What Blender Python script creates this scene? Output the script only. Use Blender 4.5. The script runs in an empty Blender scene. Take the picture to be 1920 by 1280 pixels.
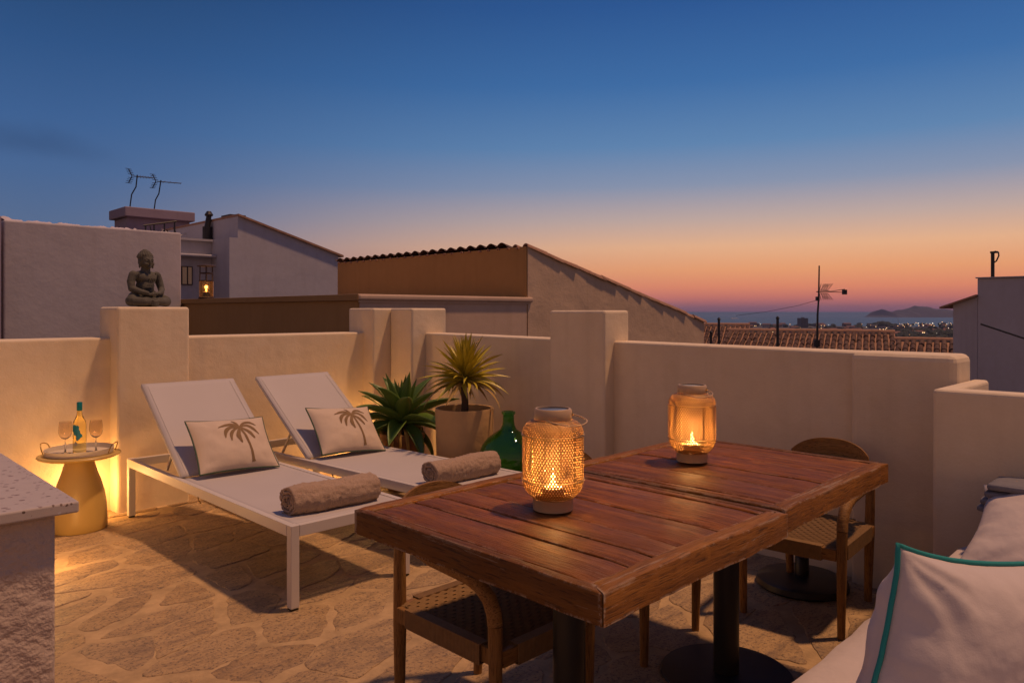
import bpy, bmesh, math, random
from mathutils import Vector, Matrix, Euler, noise
random.seed(11)
R = math.radians
PI = math.pi
K = 1.34                      # eye height; plan distances below are multiples of it
scene = bpy.context.scene
COL = scene.collection

# ------------------------------------------------------------------ camera
cam_d = bpy.data.cameras.new('camera')
cam = bpy.data.objects.new('camera', cam_d); COL.objects.link(cam)
cam.location = (0, 0, K)
cam.rotation_euler = (R(90), 0, R(-45))
cam_d.sensor_width = 36.0
cam_d.lens = 1385 / 1920 * 36
cam_d.shift_y = -56 / 1920
cam_d.clip_start = 0.05
cam_d.clip_end = 200000
scene.camera = cam

# ------------------------------------------------------------------ view, render
scene.render.engine = 'CYCLES'
scene.view_settings.view_transform = 'Standard'
scene.view_settings.look = 'None'
scene.view_settings.gamma = 1
scene.view_settings.exposure = 0
scene.view_settings.use_curve_mapping = False
cy = scene.cycles
cy.use_denoising = True
try: cy.denoiser = 'OPENIMAGEDENOISE'
except Exception: pass
cy.sample_clamp_indirect = 4
cy.max_bounces = 8
cy.diffuse_bounces = 4
cy.glossy_bounces = 4
cy.transmission_bounces = 8
cy.transparent_max_bounces = 12
cy.volume_bounces = 0
cy.caustics_reflective = False
cy.caustics_refractive = False

def lin(r, g, b, a=1.0):
    def f(c):
        c /= 255
        return c / 12.92 if c <= .04045 else ((c + .055) / 1.055) ** 2.4
    return (f(r), f(g), f(b), a)

# ------------------------------------------------------------------ dusk sky
world = bpy.data.worlds.new("World"); scene.world = world
world.use_nodes = True
wt = world.node_tree; wt.nodes.clear()
def wn(t, **k):
    n = wt.nodes.new(t)
    for a, b in k.items(): setattr(n, a, b)
    return n
def wl(a, b): wt.links.new(a, b)
tc = wn('ShaderNodeTexCoord')
sep = wn('ShaderNodeSeparateXYZ'); wl(tc.outputs['Generated'], sep.inputs[0])
def wramp(stops):
    r = wn('ShaderNodeValToRGB')
    el = r.color_ramp.elements
    while len(el) < len(stops): el.new(0.5)
    for e, (p, c) in zip(el, stops):
        e.position = p; e.color = lin(*c)
    return r
SKY_SUN = [(0.0, (122, 82, 104)), (.008, (156, 98, 106)), (.018, (200, 116, 104)), (.032, (225, 137, 104)), (.055, (234, 160, 112)),
           (.085, (232, 178, 138)), (.12, (194, 169, 160)), (.165, (138, 149, 174)), (.215, (97, 134, 177)), (.29, (64, 110, 166)),
           (.38, (46, 88, 148)), (.6, (42, 74, 130)), (1.0, (42, 68, 118))]
SKY_FAR = [(0.0, (116, 104, 120)), (.05, (102, 106, 132)), (.10, (88, 108, 142)), (.16, (73, 103, 147)), (.22, (62, 97, 146)),
           (.30, (48, 84, 133)), (.38, (38, 70, 114)), (.6, (38, 64, 112)), (1.0, (42, 68, 118))]
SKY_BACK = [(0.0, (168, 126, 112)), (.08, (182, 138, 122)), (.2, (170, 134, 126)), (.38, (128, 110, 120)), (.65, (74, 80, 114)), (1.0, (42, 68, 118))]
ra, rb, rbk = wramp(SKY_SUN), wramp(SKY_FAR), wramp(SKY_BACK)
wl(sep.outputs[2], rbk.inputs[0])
wl(sep.outputs[2], ra.inputs[0]); wl(sep.outputs[2], rb.inputs[0])
flat = wn('ShaderNodeVectorMath', operation='MULTIPLY'); wl(tc.outputs['Generated'], flat.inputs[0]); flat.inputs[1].default_value = (1, 1, 0)
nor = wn('ShaderNodeVectorMath', operation='NORMALIZE'); wl(flat.outputs[0], nor.inputs[0])
dot = wn('ShaderNodeVectorMath', operation='DOT_PRODUCT'); wl(nor.outputs[0], dot.inputs[0])
AZ = R(45 - 27)
dot.inputs[1].default_value = (math.cos(AZ), math.sin(AZ), 0)
mr = wn('ShaderNodeMapRange', interpolation_type='SMOOTHSTEP'); wl(dot.outputs['Value'], mr.inputs[0])
mr.inputs[1].default_value = .50; mr.inputs[2].default_value = 1.05
mix = wn('ShaderNodeMix', data_type='RGBA'); 
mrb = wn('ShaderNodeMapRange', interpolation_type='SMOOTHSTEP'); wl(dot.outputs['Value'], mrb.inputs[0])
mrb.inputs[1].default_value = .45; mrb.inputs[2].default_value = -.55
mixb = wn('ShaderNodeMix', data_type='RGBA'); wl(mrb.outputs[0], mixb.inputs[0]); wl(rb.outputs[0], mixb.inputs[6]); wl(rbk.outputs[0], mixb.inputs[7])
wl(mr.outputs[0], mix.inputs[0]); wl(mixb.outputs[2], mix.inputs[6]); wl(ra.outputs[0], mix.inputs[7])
# one faint smear of dark cloud low on the left
cd = Vector((.7071 - .7071 * -.66, .7071 + .7071 * -.66, 0))
cdir = (Vector((.7071, .7071, 0)) + Vector((.7071, -.7071, 0)) * (-905 / 1385) + Vector((0, 0, 318 / 1385))).normalized()
csub = wn('ShaderNodeVectorMath', operation='SUBTRACT'); wl(tc.outputs['Generated'], csub.inputs[0]); csub.inputs[1].default_value = cdir
cns = wn('ShaderNodeTexNoise'); cns.inputs['Scale'].default_value = 9; cns.inputs['Detail'].default_value = 5; wl(tc.outputs['Generated'], cns.inputs['Vector'])
cadd = wn('ShaderNodeVectorMath', operation='SCALE'); wl(cns.outputs['Color'], cadd.inputs[0]); cadd.inputs['Scale'].default_value = .07
csb2 = wn('ShaderNodeVectorMath', operation='ADD'); wl(csub.outputs[0], csb2.inputs[0]); wl(cadd.outputs[0], csb2.inputs[1])
cof = wn('ShaderNodeVectorMath', operation='SUBTRACT'); wl(csb2.outputs[0], cof.inputs[0]); cof.inputs[1].default_value = (.035, .035, .035)
csc = wn('ShaderNodeVectorMath', operation='MULTIPLY'); wl(cof.outputs[0], csc.inputs[0]); csc.inputs[1].default_value = (9, 9, 36)
cln = wn('ShaderNodeVectorMath', operation='LENGTH'); wl(csc.outputs[0], cln.inputs[0])
cmr = wn('ShaderNodeMapRange', interpolation_type='SMOOTHSTEP'); wl(cln.outputs['Value'], cmr.inputs[0])
cmr.inputs[1].default_value = 1.0; cmr.inputs[2].default_value = 0.0; cmr.inputs[3].default_value = 0.0; cmr.inputs[4].default_value = .24
cmix = wn('ShaderNodeMix', data_type='RGBA'); wl(cmr.outputs[0], cmix.inputs[0]); wl(mix.outputs[2], cmix.inputs[6]); cmix.inputs[7].default_value = lin(36, 50, 82)
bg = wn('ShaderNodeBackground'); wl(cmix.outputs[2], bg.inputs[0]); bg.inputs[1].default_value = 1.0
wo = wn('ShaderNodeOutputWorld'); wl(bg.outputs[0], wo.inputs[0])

# ------------------------------------------------------------------ one low-power warm sun (high, from the right)
sd = bpy.data.lights.new('sun', 'SUN'); sd.energy = 2.5; sd.angle = R(3.5); sd.color = (1.0, .55, .30)
so = bpy.data.objects.new('sun', sd); COL.objects.link(so)
so.rotation_euler = Vector((-.136, .11, -.434)).to_track_quat('-Z', 'Y').to_euler()

# ------------------------------------------------------------------ helpers
def tag(o, label=None, cat=None, group=None, kind=None):
    if label: o['label'] = label
    if cat: o['category'] = cat
    if group: o['group'] = group
    if kind: o['kind'] = kind
    return o

def thing(name, label, cat, loc=(0, 0, 0), rz=0.0, group=None):
    o = bpy.data.objects.new(name, None); COL.objects.link(o)
    o.empty_display_size = .1
    o.location = loc; o.rotation_euler = (0, 0, rz)
    return tag(o, label, cat, group)

class MB:
    def __init__(s): s.v = []; s.f = []
    def add(s, vs, fs):
        n = len(s.v)
        s.v += [tuple(p) for p in vs]
        s.f += [tuple(i + n for i in f) for f in fs]
        return s
    def box(s, c, d, rot=None):
        x, y, z = d[0] / 2, d[1] / 2, d[2] / 2
        vs = [Vector(p) for p in ((-x, -y, -z), (x, -y, -z), (x, y, -z), (-x, y, -z), (-x, -y, z), (x, -y, z), (x, y, z), (-x, y, z))]
        if rot: vs = [rot @ p for p in vs]
        vs = [p + Vector(c) for p in vs]
        return s.add(vs, [(3, 2, 1, 0), (4, 5, 6, 7), (0, 1, 5, 4), (1, 2, 6, 5), (2, 3, 7, 6), (3, 0, 4, 7)])
    def span(s, a, b):
        return s.box([(p + q) / 2 for p, q in zip(a, b)], [abs(q - p) for p, q in zip(a, b)])
    def prism(s, poly, axis, a, b):
        # poly: list of 2D points, extruded along axis (0,1,2) from a to b
        def P(p, t):
            if axis == 0: return (t, p[0], p[1])
            if axis == 1: return (p[0], t, p[1])
            return (p[0], p[1], t)
        n = len(poly)
        vs = [P(p, a) for p in poly] + [P(p, b) for p in poly]
        fs = [tuple(range(n)), tuple(range(2 * n - 1, n - 1, -1))]
        fs += [(i, i + n, (i + 1) % n + n, (i + 1) % n) for i in range(n)]
        return s.add(vs, fs)
    def tube(s, pts, rad, n=8, cap=True, sq=None):
        pts = [Vector(p) for p in pts]
        m = len(pts)
        if not hasattr(rad, '__len__'): rad = [rad] * m
        t0 = (pts[1] - pts[0]).normalized()
        ref = Vector((0, 0, 1)) if abs(t0.z) < .9 else Vector((1, 0, 0))
        nx = t0.cross(ref).normalized()
        vs = []
        for i, p in enumerate(pts):
            t = (pts[min(i + 1, m - 1)] - pts[max(i - 1, 0)]).normalized()
            nx = (nx - t * nx.dot(t)).normalized()
            ny = t.cross(nx)
            for k in range(n):
                a = 2 * PI * k / n
                vs.append(p + (nx * math.cos(a) + ny * math.sin(a) * (sq or 1)) * rad[i])
        fs = [(i * n + k, i * n + (k + 1) % n, (i + 1) * n + (k + 1) % n, (i + 1) * n + k) for i in range(m - 1) for k in range(n)]
        if cap: fs += [tuple(range(n - 1, -1, -1)), tuple((m - 1) * n + k for k in range(n))]
        return s.add(vs, fs)
    def lathe(s, prof, n=32, c=(0, 0, 0), capb=True, capt=True, sx=1, sy=1):
        vs = [(c[0] + sx * r * math.cos(2 * PI * k / n), c[1] + sy * r * math.sin(2 * PI * k / n), c[2] + z) for r, z in prof for k in range(n)]
        m = len(prof)
        fs = [(i * n + k, i * n + (k + 1) % n, (i + 1) * n + (k + 1) % n, (i + 1) * n + k) for i in range(m - 1) for k in range(n)]
        if capb: fs.append(tuple(range(n - 1, -1, -1)))
        if capt: fs.append(tuple((m - 1) * n + k for k in range(n)))
        return s.add(vs, fs)
    def grid(s, fn, nu, nv):
        vs = [fn(i / nu, j / nv) for j in range(nv + 1) for i in range(nu + 1)]
        fs = [(j * (nu + 1) + i, j * (nu + 1) + i + 1, (j + 1) * (nu + 1) + i + 1, (j + 1) * (nu + 1) + i) for j in range(nv) for i in range(nu)]
        return s.add(vs, fs)
    def blob(s, c, r, n=12, m=8, rot=None):
        vs = []; fs = []
        for j in range(m + 1):
            th = PI * j / m
            for i in range(n):
                a = 2 * PI * i / n
                p = Vector((r[0] * math.sin(th) * math.cos(a), r[1] * math.sin(th) * math.sin(a), r[2] * math.cos(th)))
                if rot: p = rot @ p
                vs.append(p + Vector(c))
        for j in range(m):
            for i in range(n):
                q = (j * n + i, (j + 1) * n + i, (j + 1) * n + (i + 1) % n, j * n + (i + 1) % n)
                fs.append(q)
        return s.add(vs, fs)
    def mesh(s, name, mat=None, smooth=False, merge=False):
        me = bpy.data.meshes.new(name)
        me.from_pydata(s.v, [], s.f)
        if merge:
            bm = bmesh.new(); bm.from_mesh(me)
            bmesh.ops.remove_doubles(bm, verts=bm.verts, dist=1e-5)
            bmesh.ops.dissolve_degenerate(bm, edges=bm.edges, dist=1e-6)
            bmesh.ops.recalc_face_normals(bm, faces=bm.faces)
            bm.to_mesh(me); bm.free()
        if mat: me.materials.append(mat)
        if smooth is not False:
            me.polygons.foreach_set('use_smooth', [True] * len(me.polygons))
            if smooth is not True: me.set_sharp_from_angle(angle=R(smooth))
        me.update()
        return me
    def build(s, name, mat, parent=None, loc=(0, 0, 0), rot=(0, 0, 0), smooth=False, bevel=0, seg=2, merge=False):
        return place(name, s.mesh(name, mat, smooth, merge), parent, loc, rot, bevel, seg)

def place(name, me, parent=None, loc=(0, 0, 0), rot=(0, 0, 0), bevel=0, seg=2):
    o = bpy.data.objects.new(name, me); COL.objects.link(o)
    if parent: o.parent = parent
    o.location = loc; o.rotation_euler = rot
    if bevel:
        b = o.modifiers.new('bevel', 'BEVEL'); b.width = bevel; b.segments = seg; b.limit_method = 'ANGLE'; b.angle_limit = R(40)
    return o

def kids(o): return [c for c in bpy.data.objects if c.parent == o]
def copy_tree(o, parent=None):
    c = o.copy(); COL.objects.link(c)
    if parent: c.parent = parent
    for ch in kids(o): copy_tree(ch, c)
    return c

def box_obj(name, a, b, mat, parent=None, bevel=0, seg=2):
    c = [(p + q) / 2 for p, q in zip(a, b)]
    m = MB().box((0, 0, 0), [abs(q - p) for p, q in zip(a, b)])
    return m.build(name, mat, parent, c, bevel=bevel, seg=seg)

# ------------------------------------------------------------------ materials
class NM:
    def __init__(s, name):
        s.m = bpy.data.materials.new(name); s.m.use_nodes = True
        s.t = s.m.node_tree; s.b = s.t.nodes['Principled BSDF']
        s.tc = None
    def n(s, t, **k):
        x = s.t.nodes.new(t)
        for a, b in k.items(): setattr(x, a, b)
        return x
    def l(s, a, b): s.t.links.new(a, b); return s
    def co(s, kind='Object', scale=(1, 1, 1), rand=False):
        if kind == 'World':
            g = s.n('ShaderNodeNewGeometry').outputs['Position']
        else:
            g = s.n('ShaderNodeTexCoord').outputs[kind]
        mp = s.n('ShaderNodeMapping'); s.l(g, mp.inputs[0]); mp.inputs['Scale'].default_value = scale
        out = mp.outputs[0]
        if rand:
            oi = s.n('ShaderNodeObjectInfo')
            ml = s.n('ShaderNodeMath', operation='MULTIPLY'); s.l(oi.outputs['Random'], ml.inputs[0]); ml.inputs[1].default_value = 37.0
            s.l(ml.outputs[0], mp.inputs['Location'])
        return out
    def noise(s, vec, scale, detail=4, rough=.55):
        x = s.n('ShaderNodeTexNoise'); s.l(vec, x.inputs['Vector'])
        x.inputs['Scale'].default_value = scale; x.inputs['Detail'].default_value = detail; x.inputs['Roughness'].default_value = rough
        return x.outputs['Fac']
    def ramp(s, fac, stops):
        r = s.n('ShaderNodeValToRGB'); s.l(fac, r.inputs[0]); el = r.color_ramp.elements
        while len(el) < len(stops): el.new(.5)
        for e, (p, c) in zip(el, stops):
            e.position = p; e.color = (c[0], c[1], c[2], 1) if hasattr(c, '__len__') else (c, c, c, 1)
        return r.outputs[0]
    def mix(s, fac, a, b, blend='MIX'):
        x = s.n('ShaderNodeMix', data_type='RGBA', blend_type=blend)
        for i, v in ((0, fac), (6, a), (7, b)):
            if hasattr(v, 'is_output'): s.l(v, x.inputs[i])
            elif i == 0: x.inputs[0].default_value = v
            else: x.inputs[i].default_value = (v[0], v[1], v[2], 1)
        return x.outputs[2]
    def math(s, op, a, b=0.0):
        x = s.n('ShaderNodeMath', operation=op)
        for i, v in ((0, a), (1, b)):
            if hasattr(v, 'is_output'): s.l(v, x.inputs[i])
            else: x.inputs[i].default_value = v
        return x.outputs[0]
    def rand(s): return s.n('ShaderNodeObjectInfo').outputs['Random']
    def col(s, c):
        if hasattr(c, 'is_output'): s.l(c, s.b.inputs['Base Color'])
        else: s.b.inputs['Base Color'].default_value = (c[0], c[1], c[2], 1)
        return s
    def set(s, **k):
        for a, v in k.items():
            a = a.replace('_', ' ')
            if hasattr(v, 'is_output'): s.l(v, s.b.inputs[a])
            else: s.b.inputs[a].default_value = v
        return s
    def bump(s, h, strength=.3, dist=.01, prev=None):
        x = s.n('ShaderNodeBump'); s.l(h, x.inputs['Height'])
        x.inputs['Strength'].default_value = strength; x.inputs['Distance'].default_value = dist
        if prev: s.l(prev, x.inputs['Normal'])
        s.l(x.outputs[0], s.b.inputs['Normal'])
        return x.outputs[0]

def plain(name, c, rough=.6, metal=0, bump=None, var=.12, scale=6, coord='Object'):
    m = NM(name); v = m.co(coord, rand=(coord == 'Object'))
    f = m.noise(v, scale, 5)
    m.col(m.mix(f, [x * (1 - var) for x in c], [x * (1 + var) for x in c]))
    m.set(Roughness=rough, Metallic=metal)
    if bump: m.bump(m.noise(v, bump[0], 4), bump[1], bump[2] if len(bump) > 2 else .004)
    return m.m

def stucco(name, c, stain=.25, fine=90, fstr=.25, coarse=7, cstr=.25, rough=.85):
    m = NM(name); v = m.co('World')
    a = m.noise(v, 1.3, 6, .6); b = m.noise(v, 11, 5)
    base = m.mix(a, [x * (1 - stain) for x in c], [min(1, x * (1 + stain * .5)) for x in c])
    base = m.mix(m.ramp(b, [(.35, .0), (.8, .35)]), base, [c[0] * .82, c[1] * .78, c[2] * .72])
    streak = m.noise(m.co('World', (5, 5, .35)), 1.6, 5)
    base = m.mix(m.ramp(streak, [(.50, 0.0), (.75, .34)]), base, [c[0] * .72, c[1] * .69, c[2] * .64])
    m.col(base).set(Roughness=rough)
    n1 = m.bump(m.noise(v, coarse, 4), cstr, .02)
    m.bump(m.noise(v, fine, 4), fstr, .003, n1)
    return m.m

M = {}
M['wall'] = stucco('cream_render', (.77, .635, .44), .20, 120, .35, 5, .5)
M['white_render'] = stucco('grey_white_render', (.46, .445, .48), .14, 40, .25, 2.2, .5)
M['white_render_rough'] = stucco('brushed_white_render', (.50, .465, .48), .14, 26, .55, 2.5, .6)
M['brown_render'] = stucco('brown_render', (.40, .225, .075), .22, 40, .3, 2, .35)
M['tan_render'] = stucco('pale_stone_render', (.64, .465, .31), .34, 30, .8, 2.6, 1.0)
M['tan_smooth'] = stucco('pale_tan_render', (.58, .42, .30), .2, 40, .3, 2, .35)
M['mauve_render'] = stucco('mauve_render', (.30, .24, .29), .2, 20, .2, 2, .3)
M['rough_plaster'] = stucco('rough_counter_plaster', (.56, .44, .34), .12, 46, 1.0, 19, 1.0)
# paving stone: colour changes from stone to stone, plus grain and pits
def stone_mat():
    m = NM('paving_stone'); v = m.co('World')
    r = m.rand()
    c = m.ramp(r, [(0.0, (.28, .175, .08)), (.2, (.39, .25, .112)), (.5, (.455, .298, .138)), (.75, (.37, .245, .118)), (.88, (.475, .315, .15)), (1.0, (.22, .15, .09))])
    lay = m.noise(m.co('World', (2.2, 8, 8)), 2.6, 8, .72)
    c = m.mix(m.ramp(lay, [(.36, .75), (.52, 0.0)]), c, (.17, .115, .075))
    c = m.mix(m.ramp(lay, [(.50, .0), (.62, .5)]), c, (.43, .295, .155))
    mot = m.noise(v, 4.2, 7, .7)
    c = m.mix(m.ramp(mot, [(.49, 0), (.58, .55)]), c, (.42, .285, .145))
    c = m.mix(m.ramp(m.noise(m.co('World', (1, 1, 1)), 2.6, 7, .75), [(.36, .65), (.47, 0.0)]), c, (.19, .13, .085))
    f = m.noise(v, 70, 6, .75)
    c = m.mix(m.ramp(f, [(.40, .85), (.48, 0.0)]), c, (.11, .075, .05))
    c = m.mix(m.ramp(f, [(.58, 0.0), (.68, .3)]), c, (.56, .40, .23))
    rc = m.n('ShaderNodeTexNoise', noise_type='RIDGED_MULTIFRACTAL'); m.l(m.co('World', (5, 11, 9)), rc.inputs['Vector']); rc.inputs['Scale'].default_value = 1.0; rc.inputs['Detail'].default_value = 3
    c = m.mix(m.ramp(rc.outputs['Fac'], [(.86, 0.0), (.97, .7)]), c, (.14, .095, .06))
    m.col(c).set(Roughness=m.ramp(mot, [(.3, .5), (.7, .75)]))
    n = m.bump(lay, .55, .02)
    n = m.bump(mot, .5, .02, n)
    m.bump(f, .45, .005, n)
    return m.m
M['stone'] = stone_mat()
def mortar_mat():
    m = NM('paving_mortar'); v = m.co('World')
    f = m.noise(v, 6, 6, .65)
    m.col(m.mix(m.ramp(f, [(.36, 0.0), (.62, 1.0)]), (.33, .225, .112), (.49, .335, .168))).set(Roughness=.85)
    m.bump(m.noise(v, 55, 5), .7, .006)
    return m.m
M['mortar'] = mortar_mat()

def wood(name, c0, c1, c2, axis=1, wear=(.45, .36, .26), wamt=.5, rough=.42, worn=0.0, gs=1.0):
    m = NM(name)
    sc = [16 * gs, 16 * gs, 16 * gs]; sc[axis] = 1.1 * gs
    v = m.co('Object', sc, rand=True)
    g = m.noise(v, 2.2, 8, .68)
    v2 = m.co('Object', [x * 4 for x in sc], rand=True)
    fi = m.noise(v2, 3.0, 4, .6)
    c = m.ramp(g, [(.25, c0), (.5, c1), (.75, c2)])
    c = m.mix(m.ramp(fi, [(.34, .9), (.47, 0.0)]), c, [x * .30 for x in c0])
    v3 = [2.2 * gs] * 3; v3[axis] = .22 * gs
    crk = m.n('ShaderNodeTexNoise', noise_type='RIDGED_MULTIFRACTAL'); m.l(m.co('Object', [x * 9 for x in v3], rand=True), crk.inputs['Vector']); crk.inputs['Scale'].default_value = 1.0; crk.inputs['Detail'].default_value = 2
    ck = m.ramp(crk.outputs['Fac'], [(.80, 0.0), (.93, .85)])
    c = m.mix(ck, c, [x * .22 for x in c0])
    rr = m.rand()
    c = m.mix(m.math('MULTIPLY', rr, .45), c, [x * .55 for x in c1])
    patch = m.noise(m.co('Object', (1, 1, 1), rand=True), 5.5, 8, .72)
    c = m.mix(m.ramp(patch, [(.56, 0.0), (.60, .0), (.76, wamt * .55)]), c, [min(1, x * 1.7) for x in c2])
    if worn:
        bv = m.n('ShaderNodeBevel', samples=6); bv.inputs['Radius'].default_value = .012
        gn = m.n('ShaderNodeNewGeometry')
        dt = m.n('ShaderNodeVectorMath', operation='DOT_PRODUCT'); m.l(bv.outputs[0], dt.inputs[0]); m.l(gn.outputs['Normal'], dt.inputs[1])
        edge = m.ramp(dt.outputs['Value'], [(.92, 1.0), (.995, 0.0)])
        en = m.noise(m.co('Object', (1, 1, 1), rand=True), 15, 9, .78)
        ek = m.math('MULTIPLY', edge, m.ramp(en, [(.49, 0.0), (.53, .9)]))
        c = m.mix(ek, c, wear)
        flake = m.noise(m.co('Object', sc, rand=True), 1.9, 10, .8)
        k = m.ramp(flake, [(.585, 0.0), (.61, worn)])
        c = m.mix(k, c, wear)
    m.col(c)
    m.set(Specular_IOR_Level=.26)
    m.set(Roughness=m.ramp(patch, [(.3, rough), (.75, min(1, rough + .25))]))
    n = m.bump(g, .45, .012)
    m.bump(fi, .5, .004, n)
    return m.m
M['plank'] = wood('stained_plank', (.080, .023, .003), (.215, .069, .007), (.38, .140, .018), 1, wamt=.7, rough=.40, worn=.3, wear=(.36, .22, .13))
M['rail_u'] = wood('worn_rail_across', (.115, .038, .004), (.255, .095, .010), (.42, .178, .026), 0, wear=(.36, .26, .165), wamt=.8, rough=.5, worn=.6)
M['rail_v'] = wood('worn_rail_along', (.080, .025, .003), (.165, .060, .007), (.26, .105, .015), 1, wear=(.34, .24, .15), wamt=.5, rough=.48, worn=.45)
M['oak'] = wood('oiled_chair_wood', (.19, .088, .024), (.32, .16, .045), (.43, .235, .075), 2, wamt=.4, rough=.45, gs=1.6)
M['oak_h'] = wood('oiled_chair_wood_level', (.19, .088, .024), (.32, .16, .045), (.43, .235, .075), 0, wamt=.4, rough=.45, gs=1.6)
M['cord'] = plain('paper_cord', (.23, .13, .045), .8, bump=(420, .5, .002), var=.3, scale=40)
M['black_metal'] = plain('black_metal', (.012, .012, .013), .42, 0, (60, .12, .002))
M['dark_metal'] = plain('dark_metal', (.028, .027, .03), .5, .5, (30, .2, .002), var=.3)
M['white_metal'] = plain('white_coated_metal', (.60, .55, .49), .42, 0, (70, .05, .001), var=.04)
def sling_mat():
    m = NM('mesh_sling')
    v = m.co('Object')
    w = m.n('ShaderNodeTexWave', wave_type='BANDS', bands_direction='X'); m.l(v, w.inputs[0]); w.inputs['Scale'].default_value = 130
    w2 = m.n('ShaderNodeTexWave', wave_type='BANDS', bands_direction='Y'); m.l(v, w2.inputs[0]); w2.inputs['Scale'].default_value = 130
    f = m.math('MULTIPLY', w.outputs[1], w2.outputs[1])
    c = m.mix(m.noise(v, 3, 4), (.47, .43, .405), (.555, .505, .475))
    m.col(m.mix(f, c, (.42, .385, .36))).set(Roughness=.75)
    m.bump(f, .25, .002)
    return m.m
M['sling'] = sling_mat()
def cloth(name, c, fold=.5, weave=260, var=.06, fs=5, rough=.9, fdist=.03):
    m = NM(name); v = m.co('Object', rand=True)
    f = m.noise(v, fs, 3, .45)
    m.col(m.mix(m.noise(v, 7, 5), [x * (1 - var) for x in c], [min(1, x * (1 + var)) for x in c])).set(Roughness=rough)
    n = m.bump(f, fold, fdist)
    m.bump(m.noise(v, weave, 3), .25, .002, n)
    return m.m
M['linen'] = cloth('natural_linen', (.58, .465, .35), .4, 300, fdist=.014, fs=13)
M['white_cotton'] = cloth('white_cotton', (.56, .485, .435), .5, 260, fdist=.025, fs=9)
M['teal'] = cloth('teal_piping', (.015, .23, .21), .1, 300)
M['green_piping'] = cloth('dark_green_piping', (.06, .09, .055), .1, 300)
M['print'] = cloth('brown_palm_print', (.22, .135, .06), .1, 300, var=.3)
M['grey_blanket'] = cloth('grey_blanket', (.17, .165, .18), .6, 200, fs=9)
def towel_mat():
    m = NM('terry_towel'); v = m.co('Object', rand=True)
    f = m.noise(v, 190, 3, .7); g = m.noise(v, 16, 5, .6)
    m.col(m.mix(f, (.33, .225, .15), (.56, .395, .28))).set(Roughness=1.0)
    n = m.bump(g, .5, .02); m.bump(f, .9, .008, n)
    return m.m
M['towel'] = towel_mat()
M['table_paint'] = plain('ochre_lacquer', (.52, .345, .10), .38, 0, (7, .06, .01), var=.08)
M['tray'] = plain('cream_tray', (.66, .58, .46), .5, var=.06)
M['tray_handle'] = plain('brass_handle', (.45, .29, .10), .35, .8, var=.1)
M['lantern_metal'] = plain('pale_gold_mesh', (.29, .16, .055), .55, .1, var=.15)
M['lantern_band'] = plain('pale_gold_band', (.54, .36, .19), .45, .1, var=.1)
M['panel_glass'] = plain('solar_panel', (.02, .03, .055), .12, var=.2)
M['candle'] = plain('wax', (.75, .62, .42), .5, var=.05)
M['clay'] = plain('weathered_clay', (.53, .33, .14), .85, bump=(18, .5, .01), var=.25, scale=4)
M['terracotta'] = plain('brown_pot', (.24, .125, .06), .6, bump=(14, .5, .012), var=.35, scale=9)
M['soil'] = plain('potting_soil', (.04, .028, .018), .95, bump=(60, 1, .01), var=.4)
def leaf(name, c0, c1, rough=.4):
    m = NM(name); v = m.co('Object', (14, 14, 2), rand=True)
    c = m.mix(m.noise(v, 3, 4), c0, c1)
    c = m.mix(m.math('MULTIPLY', m.rand(), .5), c, c0)
    m.col(c).set(Roughness=rough, Subsurface_Weight=0.0)
    m.bump(m.noise(v, 6, 3), .2, .004)
    return m.m
M['agave'] = leaf('agave_leaf', (.05, .11, .018), (.17, .26, .04))
M['yucca'] = leaf('yucca_leaf', (.30, .25, .015), (.72, .58, .05))
M['yucca_dry'] = leaf('dry_leaf', (.36, .22, .05), (.48, .32, .09), .7)
M['bark'] = plain('bark', (.075, .05, .03), .9, bump=(40, .8, .01), var=.4, scale=25)
M['statue'] = plain('mossy_cast_stone', (.085, .080, .062), .85, bump=(70, .7, .004), var=.45, scale=22)
M['clay_tile'] = plain('clay_roof_tile', (.34, .19, .12), .85, bump=(26, .6, .012), var=.4, scale=8)
def roof_mat():
    m = NM('old_tile_roof'); v = m.co('Object')
    c = m.ramp(m.noise(v, 5.5, 3, .8), [(.3, (.025, .013, .010)), (.44, (.058, .027, .018)), (.60, (.10, .048, .031)), (.8, (.04, .028, .025))])
    c = m.mix(m.ramp(m.noise(v, 1.1, 3), [(.4, 0), (.7, .5)]), c, (.16, .10, .07))
    m.col(c).set(Roughness=.9); m.bump(m.noise(v, 20, 3), .4, .02)
    return m.m
M['roof'] = roof_mat()
def glass(name, c, rough=0.0, ior=1.45, dens=None):
    m = NM(name)
    m.col(c).set(Roughness=rough, IOR=ior)
    m.b.inputs['Transmission Weight'].default_value = 1.0
    return m.m
M['green_glass'] = glass('green_glass', (.22, .62, .20), .02)
M['clear_glass'] = glass('clear_glass', (.95, .92, .86), .02)
M['amber_glass'] = glass('amber_glass', (1.0, .70, .36), .18)
M['smoke_glass'] = glass('smoked_glass', (.86, .80, .74), .10)
M['wine'] = glass('wine_glass_bottle', (.93, .82, .38), .03, 1.4)
M['wax_seal'] = plain('teal_foil', (.0, .20, .22), .35, .2)
M['label_teal'] = plain('teal_label', (.01, .20, .25), .5, var=.25, scale=40)
M['tile_paper'] = plain('label_cream', (.55, .47, .28), .6)
def emit(name, c, s):
    m = NM(name); m.col((0, 0, 0))
    m.b.inputs['Emission Color'].default_value = (*c, 1); m.b.inputs['Emission Strength'].default_value = s
    return m.m
M['flame'] = emit('flame', (1.0, .50, .14), 22)
M['led'] = emit('led_bulb', (1.0, .55, .14), 9)
M['window_glow'] = emit('lit_window', (1.0, .60, .28), 2.2)
M['lamp_white'] = emit('far_lamp', (1.0, .84, .62), 2.2)
M['lamp_amber'] = emit('far_amber_lamp', (1.0, .50, .20), 2.0)
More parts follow.
